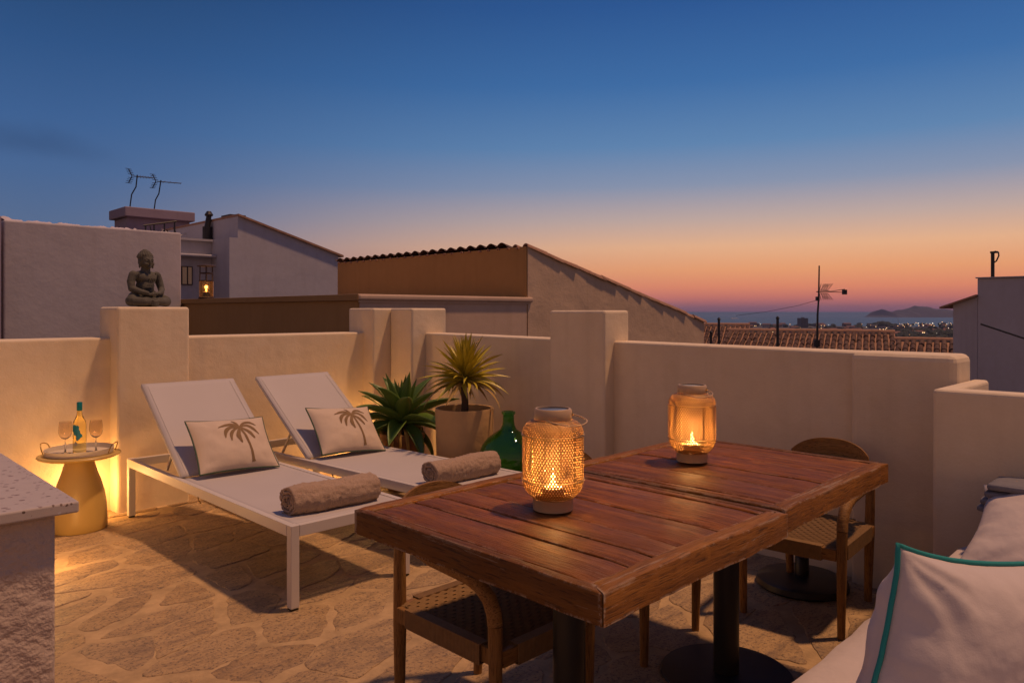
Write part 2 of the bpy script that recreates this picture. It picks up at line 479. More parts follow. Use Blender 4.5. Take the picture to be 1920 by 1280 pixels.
def terrazzo():
    m = NM('terrazzo'); v = m.co('World')
    vo = m.n('ShaderNodeTexVoronoi', feature='F1'); m.l(v, vo.inputs['Vector']); vo.inputs['Scale'].default_value = 75; vo.inputs['Randomness'].default_value = 1
    sepc = m.n('ShaderNodeSeparateColor'); m.l(vo.outputs['Color'], sepc.inputs[0])
    size = m.math('MULTIPLY', sepc.outputs[1], .50)
    inside = m.math('LESS_THAN', vo.outputs['Distance'], size)
    pick = m.math('GREATER_THAN', sepc.outputs[0], .42)
    k = m.math('MULTIPLY', inside, pick)
    chip = m.ramp(sepc.outputs[2], [(0.0, (.10, .07, .055)), (.35, (.20, .13, .09)), (.6, (.28, .20, .16)), (.85, (.40, .34, .30)), (1.0, (.6, .55, .5))])
    base = m.mix(m.noise(v, 30, 4), (.44, .37, .31), (.53, .45, .38))
    m.col(m.mix(k, base, chip)).set(Roughness=.42)
    m.bump(m.noise(v, 40, 3), .08, .002)
    return m.m
M['terrazzo'] = terrazzo()
M['dark_wood'] = plain('dark_window_frame', (.045, .022, .014), .6)
M['far_curtain'] = plain('drawn_curtain', (.80, .62, .34), .8, var=.15, scale=20)
def sea_mat():
    m = NM('sea_water'); v = m.co('World', (.012, .012, .012))
    n = m.noise(v, 1.0, 6, .6)
    m.col(m.mix(m.noise(m.co('World', (.0006, .0006, .0006)), 1.0, 5), (.055, .125, .225), (.07, .145, .245)))
    m.set(Roughness=.55, IOR=1.2, Specular_IOR_Level=.25)
    m.bump(n, .6, 6.0)
    return m.m
M['sea'] = sea_mat()
M['land'] = plain('dry_scrub_land', (.055, .050, .036), .95, var=.4, scale=.02, coord='Object')
M['far_trees'] = plain('far_foliage', (.022, .030, .017), .95, var=.5, scale=.5)
M['island'] = plain('bare_rock', (.045, .042, .055), .95, var=.25, scale=.01)
M['boat'] = plain('white_hull', (.8, .78, .75), .6)
M['far_white'] = plain('far_white_wall', (.26, .235, .23), .9, var=.1, scale=.2)
M['far_tan'] = plain('far_tan_wall', (.17, .125, .10), .9, var=.1, scale=.2)
M['far_grey'] = plain('far_grey_wall', (.085, .075, .08), .9, var=.1, scale=.2)
M['far_roof'] = plain('far_tile_roof', (.16, .075, .05), .9, var=.2, scale=.3)
M['pane'] = plain('dark_pane', (.02, .02, .025), .1)
M['tarp'] = cloth('white_tarpaulin', (.52, .46, .48), .8, 40, fs=4, fdist=.05)
M['cable'] = plain('black_cable', (.01, .01, .01), .5)

def W(u, v, z=0.0): return Vector((u * K, v * K, z * K))

# ================================================================== THE GROUND AND THE FAR VIEW
def ring_land():
    m = MB(); n = 96
    rs = [(0, -9), (35, -9.2), (120, -16), (300, -29), (650, -40.4), (1300, -40.6), (2380, -40.8), (2460, -43)]
    vs = []
    for r, z in rs:
        for k in range(n):
            a = 2 * PI * k / n
            rr = r
            if r > 2000: rr = r * (1 + .07 * noise.noise(Vector((math.cos(a) * 3, math.sin(a) * 3, 1))))
            vs.append((rr * math.cos(a), rr * math.sin(a), z))
    fs = [(i * n + k, i * n + (k + 1) % n, (i + 1) * n + (k + 1) % n, (i + 1) * n + k) for i in range(len(rs) - 1) for k in range(n)]
    m.add(vs, [f[::-1] for f in fs])
    o = m.build('ground', M['land'], smooth=True, merge=True)
    if o.data.polygons[50].normal.z < 0: o.data.flip_normals()
    tag(o, 'dark scrubby coastal plain below the terrace', None, None, 'structure')
ring_land()
sea = MB().lathe([(0.01, -41.2), (3000, -41.2), (9000, -41.2), (30000, -41.2), (90000, -41.2)], 64, capb=False, capt=False).build('sea', M['sea'])
if sea.data.polygons[100].normal.z < 0: sea.data.flip_normals()
tag(sea, 'calm blue grey evening sea reaching the horizon', None, None, 'structure')

FW = Vector((.70710678, .70710678, 0)); RT = Vector((.70710678, -.70710678, 0))
def far(d, px, z):                       # a spot d metres out along the view axis, in the bearing of the far town
    return FW * d + RT * (d * (px - 960) / 1385) + Vector((0, 0, z))

# island ridge on the horizon
def island(name, d, prof, label, depth):
    m = MB()
    nx = len(prof) * 6; ny = 10
    def fn(s, t):
        x = s * (len(prof) - 1); i = min(int(x), len(prof) - 2); f = x - i
        px = prof[i][0] * (1 - f) + prof[i + 1][0] * f
        hh = prof[i][1] * (1 - f) + prof[i + 1][1] * f
        b = 1 - (2 * t - 1) ** 2
        w = noise.fractal(Vector((s * 14, t * 6, 3)), 1.0, 2.0, 4) * .18
        z = -43 + (hh * 1.12 + 2) * (b ** .7) * (1 + w * (1 - abs(2 * t - 1)))
        dd = d + (t - .5) * depth
        p = FW * dd + RT * (d * (px - 960) / 1385)
        p.z = z
        return p
    m.grid(fn, nx, ny)
    o = m.build(name, M['island'], smooth=True)
    o.data.flip_normals()
    tag(o, label, None, None, 'structure')
D_IS = 5600
island('hills', D_IS, [(1640, 0), (1648, 12), (1653, 50), (1656, 38), (1663, 26), (1672, 18), (1682, 34), (1690, 47), (1698, 44), (1706, 58), (1716, 70), (1728, 74), (1738, 62), (1750, 54), (1762, 58), (1774, 50), (1786, 40), (1800, 30), (1830, 0)],
       'slate blue rocky headland with a sharp peak at its left end on the horizon', 500)

# far town
rt = random.Random(5)
def far_house(px, d, w, h, dep, wall, label, group, roof=True, lit=0, zb=-41.0, rot=None):
    p = far(d, px, zb)
    if label is None:
        kind = 'white' if wall is M['far_white'] else 'tan' if wall is M['far_tan'] else 'grey'
        where = 'behind the tile roof left of the tall aerial' if px < 1530 else 'between the tall aerial and the headland' if px < 1640 else 'below the left end of the headland' if px < 1700 else 'among the trees beside the shaded white house'
        depth = 'near the shore' if d > 1900 else 'midway to the shore' if d > 1450 else 'close in'
        label = f"small {kind} {'tile roofed' if roof else 'flat roofed'} far house {'with lit windows' if lit else 'with dark windows'} {depth} {where}"
        label = ' '.join(label.split()[:16])
    t = thing('far_house', label, 'house', p, R(-45) + (rt.uniform(-.4, .4) if rot is None else rot), group)
    MB().span((-w / 2, -dep / 2, 0), (w / 2, dep / 2, h)).build('wall', wall, t)
    if roof:
        MB().prism([(-dep / 2 - .4, h), (dep / 2 + .4, h), (0, h + dep * .22)], 0, -w / 2 - .3, w / 2 + .3).build('roof', M['far_roof'], t)
    m = MB()
    nwin = max(2, int(w / 4))
    for i in range(nwin):
        for fl in range(max(1, int(h / 3.2))):
            x = -w / 2 + (i + .5) * w / nwin
            m.span((x - .6, -dep / 2 - .12, 1.0 + fl * 3), (x + .6, -dep / 2 + .02, 2.3 + fl * 3))
    m.build('window', M['pane'], t)['kind'] = 'stuff'
    if lit:
        m = MB()
        for i in range(lit):
            x = -w / 2 + (rt.random()) * w * .9 + .5
            zz = 1.0 + rt.randrange(max(1, int(h / 3.2))) * 3
            m.span((x - .9, -dep / 2 - .3, zz), (x + .9, -dep / 2 - .16, zz + 1.5))
        m.build('lit_window', M['window_glow'], t)['kind'] = 'stuff'
    return t
GT = 'small houses of the far town'
for i in range(96):
    d = rt.choice([rt.uniform(1050, 1500), rt.uniform(1400, 2250), rt.uniform(1600, 2300)])
    px = rt.uniform(1316, 1800)
    if px > 1690: d = rt.uniform(950, 2250)
    far_house(px, d, rt.uniform(9, 24), rt.choice([3.4, 6.2, 6.4, 8.5]), rt.uniform(8, 12), rt.choice([M['far_white'], M['far_tan'], M['far_grey'], M['far_white']]),
              None, GT, rt.random() < .6, rt.choice([0, 0, 1, 2]) if px < 1680 else rt.choice([0, 1, 2, 3]))
tw = thing('tower_block', 'grey tower block rising above the far town against the sea', 'tower block', far(1900, 1505, -41), R(-45) + .15)
MB().span((-10.5, -8, 0), (10.5, 8, 25.5)).build('wall', M['far_grey'], tw)
m = MB()
for i in range(5):
    for j in range(7): m.span((-9.2 + i * 4, -8.15, 1.6 + j * 3.4), (-7.0 + i * 4, -7.98, 3.3 + j * 3.4))
m.build('window', M['pane'], tw)['kind'] = 'stuff'
MB().span((-3, -3, 25.52), (3, 3, 27.6)).build('lift_house', M['far_grey'], tw)
hall = far_house(1612, 1330, 36, 6, 14, M['far_white'], 'long low white hall in the far town', None, False, 2, rot=.1); hall.name = 'far_hall'; hall['category'] = 'hall'
hall = far_house(1657, 1700, 24, 8, 10, M['far_white'], 'floodlit white block on the shore right of the far town trees', None, False, 5, rot=.0); hall.name = 'far_block'; hall['category'] = 'building'
# street lamps of the town: a pole and a lit head each
lp = None
for i in range(58):
    if i < 34: px, d = rt.uniform(1682, 1790), rt.uniform(1750, 2250)
    elif i < 44: px, d = rt.uniform(1680, 1790), rt.uniform(1000, 1700)
    else: px, d = rt.uniform(1360, 1680), rt.uniform(1300, 2250)
    t = thing('street_lamp', 'tiny glowing street lamp of the far town by the shore', 'street lamp', far(d, px, -41), 0, 'street lamps of the far town')
    hh = rt.uniform(6, 11)
    MB().tube([(0, 0, 0), (0, 0, hh)], .09, 5).build('pole', M['far_grey'], t)
    s = d / 1800 * rt.choice([.5, .7, .8, 1.1])
    MB().blob((0, 0, hh + .3 * s), (1.0 * s, 1.0 * s, .7 * s), 8, 5).build('lamp_head', M['lamp_amber'] if rt.random() < .65 else M['lamp_white'], t)
mst = thing('radio_mast', 'thin radio mast standing on the far shore below the headland', 'mast', far(2300, 1684, -41), 0)
MB().tube([(0, 0, 0), (0, 0, 20)], [.6, .25], 5).build('mast_pole', M['far_grey'], mst)
# wooded mass between the houses
m = MB()
for i in range(420):
    k = rt.random()
    if k < .45: px, d = rt.uniform(1680, 1800), rt.uniform(880, 1500)
    elif k < .75: px, d = rt.uniform(1310, 1800), rt.uniform(1150, 2300)
    else: px, d = rt.gauss(1655, 12), rt.uniform(1900, 2100)
    s = rt.uniform(4, 9)
    c = far(d, px, -40.5 + s * .4)
    if k >= .75: c.z += max(0, 7 - abs(px - 1655) * .35)
    m.blob(c, (s * rt.uniform(.7, 1.2), s * rt.uniform(.7, 1.2), s * rt.uniform(.5, .9)), 7, 5)
o = m.build('woods', M['far_trees'])
for p in o.data.vertices:
    p.co += noise.noise_vector(p.co * .35) * 1.6
tag(o, 'dark trees scattered through the far town', None, None, 'stuff')
# boat
bt = thing('ferry', 'tiny pale ferry on the sea near the horizon', 'ferry', FW * 4200 + RT * (4200 * (1378 - 960) / 1385) + Vector((0, 0, -41.2)), R(-45))
MB().prism([(-22, 0), (22, 0), (26, 4), (-24, 4)], 1, -4, 4).build('hull', M['boat'], bt)
MB().span((-18, -3, 4.02), (12, 3, 7.5)).build('cabin', M['boat'], bt)
# ================================================================== NEIGHBOURING HOUSES
ZB = -9.0
def kspan(name, a, b, mat, parent=None, bevel=0):
    return box_obj(name, [p * K for p in a[:2]] + [a[2] if a[2] < -2 else a[2] * K], [p * K for p in b], mat, parent, bevel)

# --- tan mono-pitch house beyond the corner of the terrace, with its lower wing in front
th = thing('tan_house', 'tan rendered house with a sloping tiled roof edge behind the parapet corner', 'house', W(4.9, 4.7, 0))
off = th.location
def tspan(name, a, b, mat, bevel=0, par=None):
    A = [a[0] * K - off.x, a[1] * K - off.y, (a[2] if a[2] < -2 else a[2] * K)]
    B = [b[0] * K - off.x, b[1] * K - off.y, b[2] * K]
    return box_obj(name, A, B, mat, par or th, bevel)
V0 = 4.7
m = MB().prism([(4.908 * K - off.x, ZB), (8.0 * K - off.x, ZB), (8.0 * K - off.x, .885 * K), (4.908 * K - off.x, 1.60 * K)], 1, 0, (7.92 - V0) * K)
m.build('gable_wall', M['tan_render'], th)
# dark rendered skin on the high side
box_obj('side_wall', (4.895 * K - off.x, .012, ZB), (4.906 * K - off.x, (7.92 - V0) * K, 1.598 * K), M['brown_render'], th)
# tiles along the raking edge, each its own piece
slope = math.atan2(1.60 - .885, 8.0 - 4.908)
def barrel(r, L, th_=.014, n=7, taper=.86, up=1):
    vs = []; 
    for e, (y, rr) in enumerate(((0, r), (L, r * taper))):
        for k in range(n):
            a = PI * k / (n - 1)
            vs.append((rr * math.cos(a), y, up * rr * math.sin(a)))
        for k in range(n):
            a = PI * k / (n - 1)
            vs.append(((rr - th_) * math.cos(a), y, up * (rr - th_) * math.sin(a)))
    fs = []
    for k in range(n - 1):
        fs += [(k, k + 1, 2 * n + k + 1, 2 * n + k), (n + k + 1, n + k, 3 * n + k, 3 * n + k + 1), (k + 1, k, n + k, n + k + 1), (2 * n + k, 2 * n + k + 1, 3 * n + k + 1, 3 * n + k)]
    fs += [(0, 2 * n, 3 * n, n), (n - 1, 2 * n - 1, 4 * n - 1, 3 * n - 1)]
    return MB().add(vs, fs).mesh('roof_tile', M['clay_tile'], 50)
bt_ = barrel(.062, .37, taper=.78)
L = math.hypot((8.0 - 4.908) * K, (1.60 - .885) * K)
nt = 14
for i in range(nt):
    f = (i + .0) / nt
    x = 4.93 * K - off.x + f * L * math.cos(slope)
    z = 1.566 * K - f * L * math.sin(slope)
    for row in range(2):
        o = place('roof_tile', bt_, th, (x + random.uniform(-.012, .012) + L / nt * math.cos(slope) * 1.05, .03 + row * .2 + random.uniform(-.012, .012), z - L / nt * math.sin(slope) * 1.05 + .005 + random.uniform(0, .012)))
        o.rotation_euler = (0, 0, R(90)); o.rotation_euler = Euler((slope + random.uniform(-.02, .02) + .035, 0, R(90) + random.uniform(-.03, .03)))
# tiles that stick out along the high eave
ev = barrel(.027, .30)
for i in range(24):
    y = .15 + i * ((7.92 - V0) * K - .2) / 23
    place('roof_tile', ev, th, (4.885 * K - off.x - .005, y + random.uniform(-.015, .015), 1.580 * K + random.uniform(-.004, .010)), Euler((-slope * .6, 0, R(-90) + random.uniform(-.04, .04))))
# roof sheet behind those tiles
m = MB()
y0, y1 = .36, (7.92 - V0) * K + .1
def rsheet(s, t):
    x = 4.9 * K - off.x + s * (8.02 - 4.9) * K
    return Vector((x, y0 + t * (y1 - y0), 1.615 * K - s * (1.60 - .885) * K + .055 * abs(math.sin(t * (y1 - y0) / .2 * PI))))
m.grid(rsheet, 6, 160)
tag(m.build('roof', M['roof'], th, smooth=60), None, None)
# lower wing with a coping band
tspan('wing_wall', (3.096, 4.70, ZB), (4.892, 8.1, 1.083), M['tan_smooth'])
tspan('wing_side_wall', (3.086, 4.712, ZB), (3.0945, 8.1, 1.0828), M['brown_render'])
tspan('coping', (3.07, 4.672, 1.0838), (4.955, 8.12, 1.131), M['tan_smooth'], .02)
# slightly proud plaster patch strip under the coping (old repair line)
tspan('coping_fillet', (3.08, 4.690, 1.068), (4.9, 4.698, 1.083), M['tan_smooth'])
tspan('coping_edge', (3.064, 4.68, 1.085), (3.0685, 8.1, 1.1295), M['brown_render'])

# --- long white house at the left
wh = thing('white_house', 'large white rendered house wall behind the stone statue', 'house', W(1.475, 8.0, 0))
off = wh.location
def wspan(name, a, b, mat, bevel=0, par=None):
    A = [a[0] * K - off.x, a[1] * K - off.y, (a[2] if a[2] < -2 else a[2] * K)]
    B = [b[0] * K - off.x, b[1] * K - off.y, b[2] * K]
    return box_obj(name, A, B, mat, par or wh, bevel)
wspan('wall', (1.475, 8.0, ZB), (3.053, 11, 1.832), M['white_render_rough'], .02)
# crumpled white sheeting lying along its roof edge
t = thing('tarpaulin', 'crumpled white sheeting lying along the roof edge of the white house', 'tarpaulin', W(1.5, 8.06, 1.832))
def tarp(s, tt):
    x = s * 1.18 * K
    e = noise.fractal(Vector((s * 16, tt * 3, 0)), 1, 2, 4)
    hgt = (.028 * (1 - s * .75) + .04 * max(0, e) + .006) * math.sin(PI * min(1, max(0, tt)))
    return Vector((x, tt * .55 + .03 * e, .004 + hgt * 1.3 * (1 if math.sin(s * 31) > -.75 else .25)))
MB().grid(tarp, 90, 12).build('sheet', M['tarp'], t, smooth=True)
# roof railing
rl = thing('roof_railing', 'short dark metal railing on the white house roof', 'railing', W(2.93, 8.7, 1.832))
for x in (0, .12, .27, .42):
    MB().tube([(x, 0, 0), (x, 0, .17 + x * .22)], .012, 6).build('post', M['dark_metal'], rl)
MB().tube([(-.03, 0, .165), (.45, 0, .27)], .014, 6).build('top_rail', M['dark_metal'], rl)
# neighbouring sliver at the far left
nb = thing('end_house', 'shaded house wall at the left edge beside the white house', 'house', W(.2, 7.8, 0))
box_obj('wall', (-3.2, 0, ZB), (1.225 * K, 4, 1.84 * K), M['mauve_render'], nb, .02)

# --- white gabled house
gh = thing('gabled_house', 'white gabled house behind the tan wing with a small brown window', 'house', W(4.6, 10.3, 0))
off = gh.location
def gx(u): return u * K - off.x
MB().prism([(gx(4.6), ZB), (gx(6.384), ZB), (gx(6.384), 1.886 * K), (gx(4.725), 2.372 * K), (gx(4.725), 2.06 * K), (gx(4.6), 2.06 * K)], 1, 0, 3.5 * K).build('gable_wall', M['white_render'], gh)
s2 = math.atan2(2.372 - 1.886, 6.384 - 4.725)
m = MB()
m.prism([(gx(4.715), 2.374 * K), (gx(6.45), 1.868 * K), (gx(6.45), 1.900 * K), (gx(4.715), 2.402 * K)], 1, -.06, 3.5 * K)
m.build('roof', M['clay_tile'], gh)
def gspan(name, a, b, mat, bevel=0, par=None):
    A = [a[0] * K - off.x, a[1] * K - off.y, (a[2] if a[2] < -2 else a[2] * K)]
    B = [b[0] * K - off.x, b[1] * K - off.y, b[2] * K]
    return box_obj(name, A, B, mat, par or gh, bevel)
gspan('recessed_wall', (3.3, 10.9, ZB), (4.598, 13, 2.03), M['white_render'])
gspan('wall_coping', (3.3, 10.84, 2.0305), (4.597, 13, 2.062), M['white_render'])
gspan('ledge', (3.3, 10.72, 1.79), (4.5985, 10.898, 1.83), M['white_render'], .02)
wf = gspan('window', (3.98, 10.875, 1.385), (4.31, 10.899, 1.655), M['dark_wood'])
for x0, x1 in ((3.992, 4.052), (4.075, 4.14), (4.165, 4.225), (4.245, 4.295)):
    c = MB().span(((x0 - 4.145) * K, -.022, -.122 * K), ((x1 - 4.145) * K, -.0185, .122 * K)).build('pane', M['far_curtain'], wf)
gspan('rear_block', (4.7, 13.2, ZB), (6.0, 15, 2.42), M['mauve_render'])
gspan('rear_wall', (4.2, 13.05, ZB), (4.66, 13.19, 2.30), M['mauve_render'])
gspan('chimney', (4.76, 10.6, 2.30), (4.92, 10.8, 2.40), M['tan_smooth'])
gspan('chimney_cap', (4.72, 10.55, 2.4005), (4.96, 10.85, 2.425), M['dark_wood'])
fl = thing('flue_pipe', 'dark flue pipe with a cowl rising beside the gabled house', 'flue', W(4.66, 11.2, 2.06))
MB().tube([(0, 0, 0), (0, 0, .30)], .095, 12).build('pipe', M['dark_metal'], fl)
MB().tube([(0, 0, .30), (.02, 0, .44), (.03, 0, .52)], [.06, .055, .05], 10).build('neck', M['dark_metal'], fl)
MB().lathe([(.07, .52), (.085, .55), (.04, .62)], 12, (.03, 0, 0)).build('cowl', M['dark_metal'], fl)
dt = thing('roof_clutter', 'tangle of dark brackets and wires on the flat roof edge', 'brackets', W(4.45, 12.2, 2.05))
for i in range(9):
    a = rt.uniform(-.3, .3)
    MB().tube([(a, 0, 0), (a + rt.uniform(-.15, .15), .05, rt.uniform(.15, .42))], .012, 5).build('bracket', M['dark_metal'], dt)
MB().tube([(-.3, 0, .05), (-.1, 0, .33), (.15, 0, .18), (.4, 0, .3)], .01, 5).build('wire', M['white_metal'], dt)
MB().box((-.25, 0, .09), (.16, .12, .18)).build('box', M['dark_metal'], dt)

# --- stair head with a flat slab roof and two aerials
sh = thing('roof_hut', 'mauve flat roofed stair hut with an overhanging slab and two aerials on it', 'roof hut', W(4.685, 15, 0))
off = sh.location
def sspan(name, a, b, mat, bevel=0):
    A = [a[0] * K - off.x, a[1] * K - off.y, (a[2] if a[2] < -2 else a[2] * K)]
    B = [b[0] * K - off.x, b[1] * K - off.y, b[2] * K]
    return box_obj(name, A, B, mat, sh, bevel)
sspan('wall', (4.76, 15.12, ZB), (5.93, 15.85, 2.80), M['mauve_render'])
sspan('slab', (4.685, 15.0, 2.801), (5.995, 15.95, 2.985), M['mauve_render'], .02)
MB().tube([(gx(0), 0, 0), (gx(0), 0, .1)], .01, 5)
def yagi(label, loc, pts, boom, spread, elems, rz, refl=True, th_=.012):
    t = thing('tv_aerial', label, 'aerial', loc, rz)
    MB().tube(pts, .017, 6).build('mast', M['dark_metal'], t)
    top = Vector(pts[-1])
    b0 = top + Vector((-.10, 0, -.04)); b1 = top + Vector((boom, 0, -.05))
    MB().tube([b0, b1], .012, 5).build('boom', M['dark_metal'], t)
    tilt = Vector((.35, .80, .48))
    for i in range(elems):
        c = b0.lerp(b1, .30 + .70 * i / max(1, elems - 1))
        l = spread * (.62 - .35 * i / elems)
        MB().tube([c - tilt * l, c + tilt * l], .0075, 4).build('element', M['dark_metal'], t)
    for s in (-1, 1):
        e0 = b0 + Vector((-.02, 0, 0)); e1 = e0 + Vector((-.08, 0, s * .18))
        MB().tube([e0, e1], .012, 4).build('reflector_arm', M['dark_metal'], t)
        for k in range(4):
            q = e0.lerp(e1, .25 + .25 * k)
            MB().tube([q - Vector((.06, spread, .02)), q + Vector((.06, spread, .02))], .007, 4).build('reflector', M['dark_metal'], t)
    return t
yagi('taller left aerial with a bent mast on the stair hut roof', W(4.82, 15.2, 2.985), [(0, 0, -.25), (.03, 0, .1), (.06, 0, .35), (.16, 0, .55), (.19, 0, .86)], .36, .17, 6, R(-20))
yagi('lower right aerial with a bent mast on the stair hut roof', W(5.28, 15.2, 3.0), [(0, 0, 0), (.03, 0, .25), (.11, 0, .42), (.16, 0, .78)], .48, .12, 4, R(-20))

# --- tiled roofs beyond the right wall
def tiled_house(name, label, P, az, w, run, pitch, cols, walls, ov=0):
    # P: left end of the ridge (world); az: bearing of the downhill view axis
    t = thing(name, label, 'house', P, 0)
    t.rotation_euler = (0, 0, R(45 - az) - PI / 2)     # local +y: away along az, +x: right
    m = MB()
    pw = w / cols
    course = .40
    nrow = int(run / course)
    tn = math.tan(pitch)
    vs = []; fs = []
    # each channel is drawn as a row of overlapping barrel covers with gaps between
    seg = 5
    for c in range(cols):
        x0 = (c + .5) * pw
        for r in range(nrow):
            ya = -(r) * course; yb = -(r + 1) * course - .04
            za = ya * tn + .0; zb = yb * tn + .016
            jx = rt.uniform(-.012, .012); jz = rt.uniform(-.008, .008)
            base = len(vs)
            for (y, z, rr) in ((ya, za, pw * .37), (yb, zb, pw * .41)):
                for k in range(seg):
                    a = PI * k / (seg - 1)
                    vs.append((x0 + jx + rr * math.cos(a), y, z + jz + rr * 1.15 * math.sin(a)))
            for k in range(seg - 1):
                fs.append((base + k, base + seg + k, base + seg + k + 1, base + k + 1))
            fs.append((base + seg,) + tuple(base + seg + k for k in range(seg - 1, 0, -1)))
    m.add(vs, fs)
    o = m.build('roof_tiles', M['roof'], t, smooth=50); o['kind'] = 'stuff'
    MB().add([(0, .02, .01), (w, .02, .01), (w, -run, -run * tn - .01), (0, -run, -run * tn - .01),
              (0, .02, -.12), (w, .02, -.12), (w, -run, -run * tn - .14), (0, -run, -run * tn - .14)],
             [(0, 3, 2, 1), (4, 5, 6, 7), (0, 1, 5, 4), (1, 2, 6, 5), (2, 3, 7, 6), (3, 0, 4, 7)]).build('roof_bed', M['clay_tile'], t)
    # ridge caps
    rc = barrel(.10, .42)
    n = int(w / .36)
    for i in range(n):
        place('ridge_tile', rc, t, ((i + 1) * w / n, .06, .035 + rt.uniform(-.008, .008)), Euler((.03, 0, R(90) + rt.uniform(-.03, .03))))
    MB().span((.15, -run + .25, ZB - P.z), (w - .15, -.05, -run * tn - .16)).build('wall', walls, t)
    MB().prism([(-run + .25, -run * tn - .15), (-.1, -run * tn - .15), (-.1, -.2)], 0, .15, w - .15).build('gable_wall', walls, t)
    return t
def fr(d, px, z): return FW * (d * K) + RT * (d * K * (px - 960) / 1385) + Vector((0, 0, z * K))
r1 = tiled_house('tiled_house', 'house with a long old clay tile roof seen over the right parapet', fr(19, 1366, .475), 26, 3.80 * K, 6.4, R(17), 28, M['tan_smooth'])
r2 = tiled_house('tiled_house', 'house with a clay tile roof a little higher, just right of the tan gable end', fr(24, 1300, .535), 21, 1.75 * K, 9.0, R(17), 12, M['tan_smooth'])
r3 = tiled_house('tiled_house', 'house with a lower clay tile roof beside the white house on the right', fr(16.6, 1679, .335), 30, 3.2 * K, 4.6, R(17), 22, M['tan_smooth'])
pst = [(1348, 17.6, .80, .47), (1458, 16.0, .84, .42), (1333, 17.0, .60, .48)]
lb = ['dark vent pipe on the tile roof nearest the tan gable', 'dark vent pipe on the tile roof between the gable and the tall aerial', 'short dark stub pipe at the tile roof edge beside the tan gable']
for (px, d, top, bot), l in zip(pst, lb):
    p = fr(d, px, bot - .25)
    t = thing('vent_pipe', l, 'vent pipe', p, 0)
    hh = (top - bot + .25 - .0) * K
    if 'stub' in l: hh *= .75
    MB().tube([(0, 0, 0), (0, 0, hh)], .040, 8).build('pipe', M['black_metal'], t)
    MB().lathe([(.05, hh), (.055, hh + .03), (.02, hh + .08)], 10).build('cap', M['black_metal'], t)
# the tall aerial
ta = thing('tv_aerial', 'tall dark television aerial standing above the tile roof against the sunset', 'aerial', fr(16, 1533, .0), R(-45))
S = 16 * K / 1385
def ap(px, py, y=0): return Vector(((px - 1533) * S, y, K + (584 - py) * S))
MB().tube([ap(1532, 655), ap(1533, 590), ap(1535, 560), ap(1536, 498)], [.034, .03, .026, .02], 8).build('mast', M['black_metal'], ta)
MB().tube([ap(1531, 547), ap(1555, 546)], .018, 6).build('boom', M['black_metal'], ta)
for dz in (-3, 3):
    MB().tube([ap(1552, 547), ap(1584, 545 + dz)], .010, 5).build('boom_arm', M['black_metal'], ta)
MB().span(ap(1580, 552, -.05), ap(1587, 543, .05)).build('dipole_box', M['black_metal'], ta)
for s in (-1, 1):
    for k in range(4):
        a = ap(1537 + k * 4.2, 547 - s * 2); b = ap(1541 + k * 4.2 + 3, 547 - s * 15)
        for yy in (-.16, .16):
            MB().tube([a + Vector((0, yy * .2, 0)), b + Vector((0, yy, 0))], .009, 4).build('reflector', M['black_metal'], ta)
MB().span(ap(1530, 564, -.04), ap(1536, 556, .04)).build('clamp', M['black_metal'], ta)
MB().span(ap(1527, 650, -.06), ap(1536, 637, .06)).build('base_box', M['black_metal'], ta)
MB().tube([ap(1531, 563), ap(1500, 573, .2), ap(1452, 584, .6), ap(1400, 592, 1.0)], .005, 4).build('guy_wire', M['black_metal'], ta)

# --- white house on the right
rh = thing('shaded_house', 'shaded white house with a tiled eave rising behind the right end of the parapet', 'house', W(10, 2.27, 0))
off = rh.location
MB().span((0, -3.6 * K, ZB), (3 * K, 0, 1.388 * K)).build('wall', M['white_render'], rh, bevel=.015)
MB().prism([(0.002, ZB), (.254 * K, ZB), (.254 * K, 1.085 * K), (.002, 1.172 * K)], 0, .012, 3 * K).build('side_wall', M['white_render'], rh)
MB().prism([(.003, 1.176 * K), (.385 * K, 1.036 * K), (.385 * K, 1.056 * K), (.003, 1.200 * K)], 0, -.08, 3 * K).build('eave', M['clay_tile'], rh)
MB().span((-.03, -3.6 * K, 1.3885 * K), (3 * K, .02, 1.402 * K)).build('coping', M['white_render'], rh)
vp = thing('conduit_pole', 'dark pole with a looped cable on top of the shaded white house', 'pole', W(10.02, 2.12, 1.40))
MB().tube([(0, 0, 0), (0, 0, .37)], .026, 8).build('pole', M['black_metal'], vp)
MB().tube([(0, 0, .38), (.02, -.03, .40), (.03, -.07, .385), (.03, -.075, .33), (.02, -.045, .25), (0, -.01, .22)], .012, 6).build('cable', M['black_metal'], vp)
MB().box((0, -.02, .385), (.05, .1, .03)).build('cap', M['black_metal'], vp)
cb = thing('sagging_cable', 'thin black cable sagging across the shaded white house wall', 'cable', W(5.2, 1.2, .85))
MB().tube([(0, -.05, .1), (0, -.4, -.03), (0, -.6, -.05), (0, -1.2, -.06), (0, -2, -.02)], .008, 6).build('cable', M['cable'], cb)
MB().box((0, -.4, -.03), (.02, .03, .03)).build('clip', M['cable'], cb)

# ================================================================== THE TERRACE
fl_ = MB().prism([(-1.2 * K, -.9 * K), (3.05 * K, -.9 * K), (3.05 * K, 4.2 * K), (-1.2 * K, 4.2 * K)], 2, -.30, -.0045).build('terrace_floor', M['mortar'])
tag(fl_, 'terrace floor of crazy paving in pale mortar', None, None, 'structure')

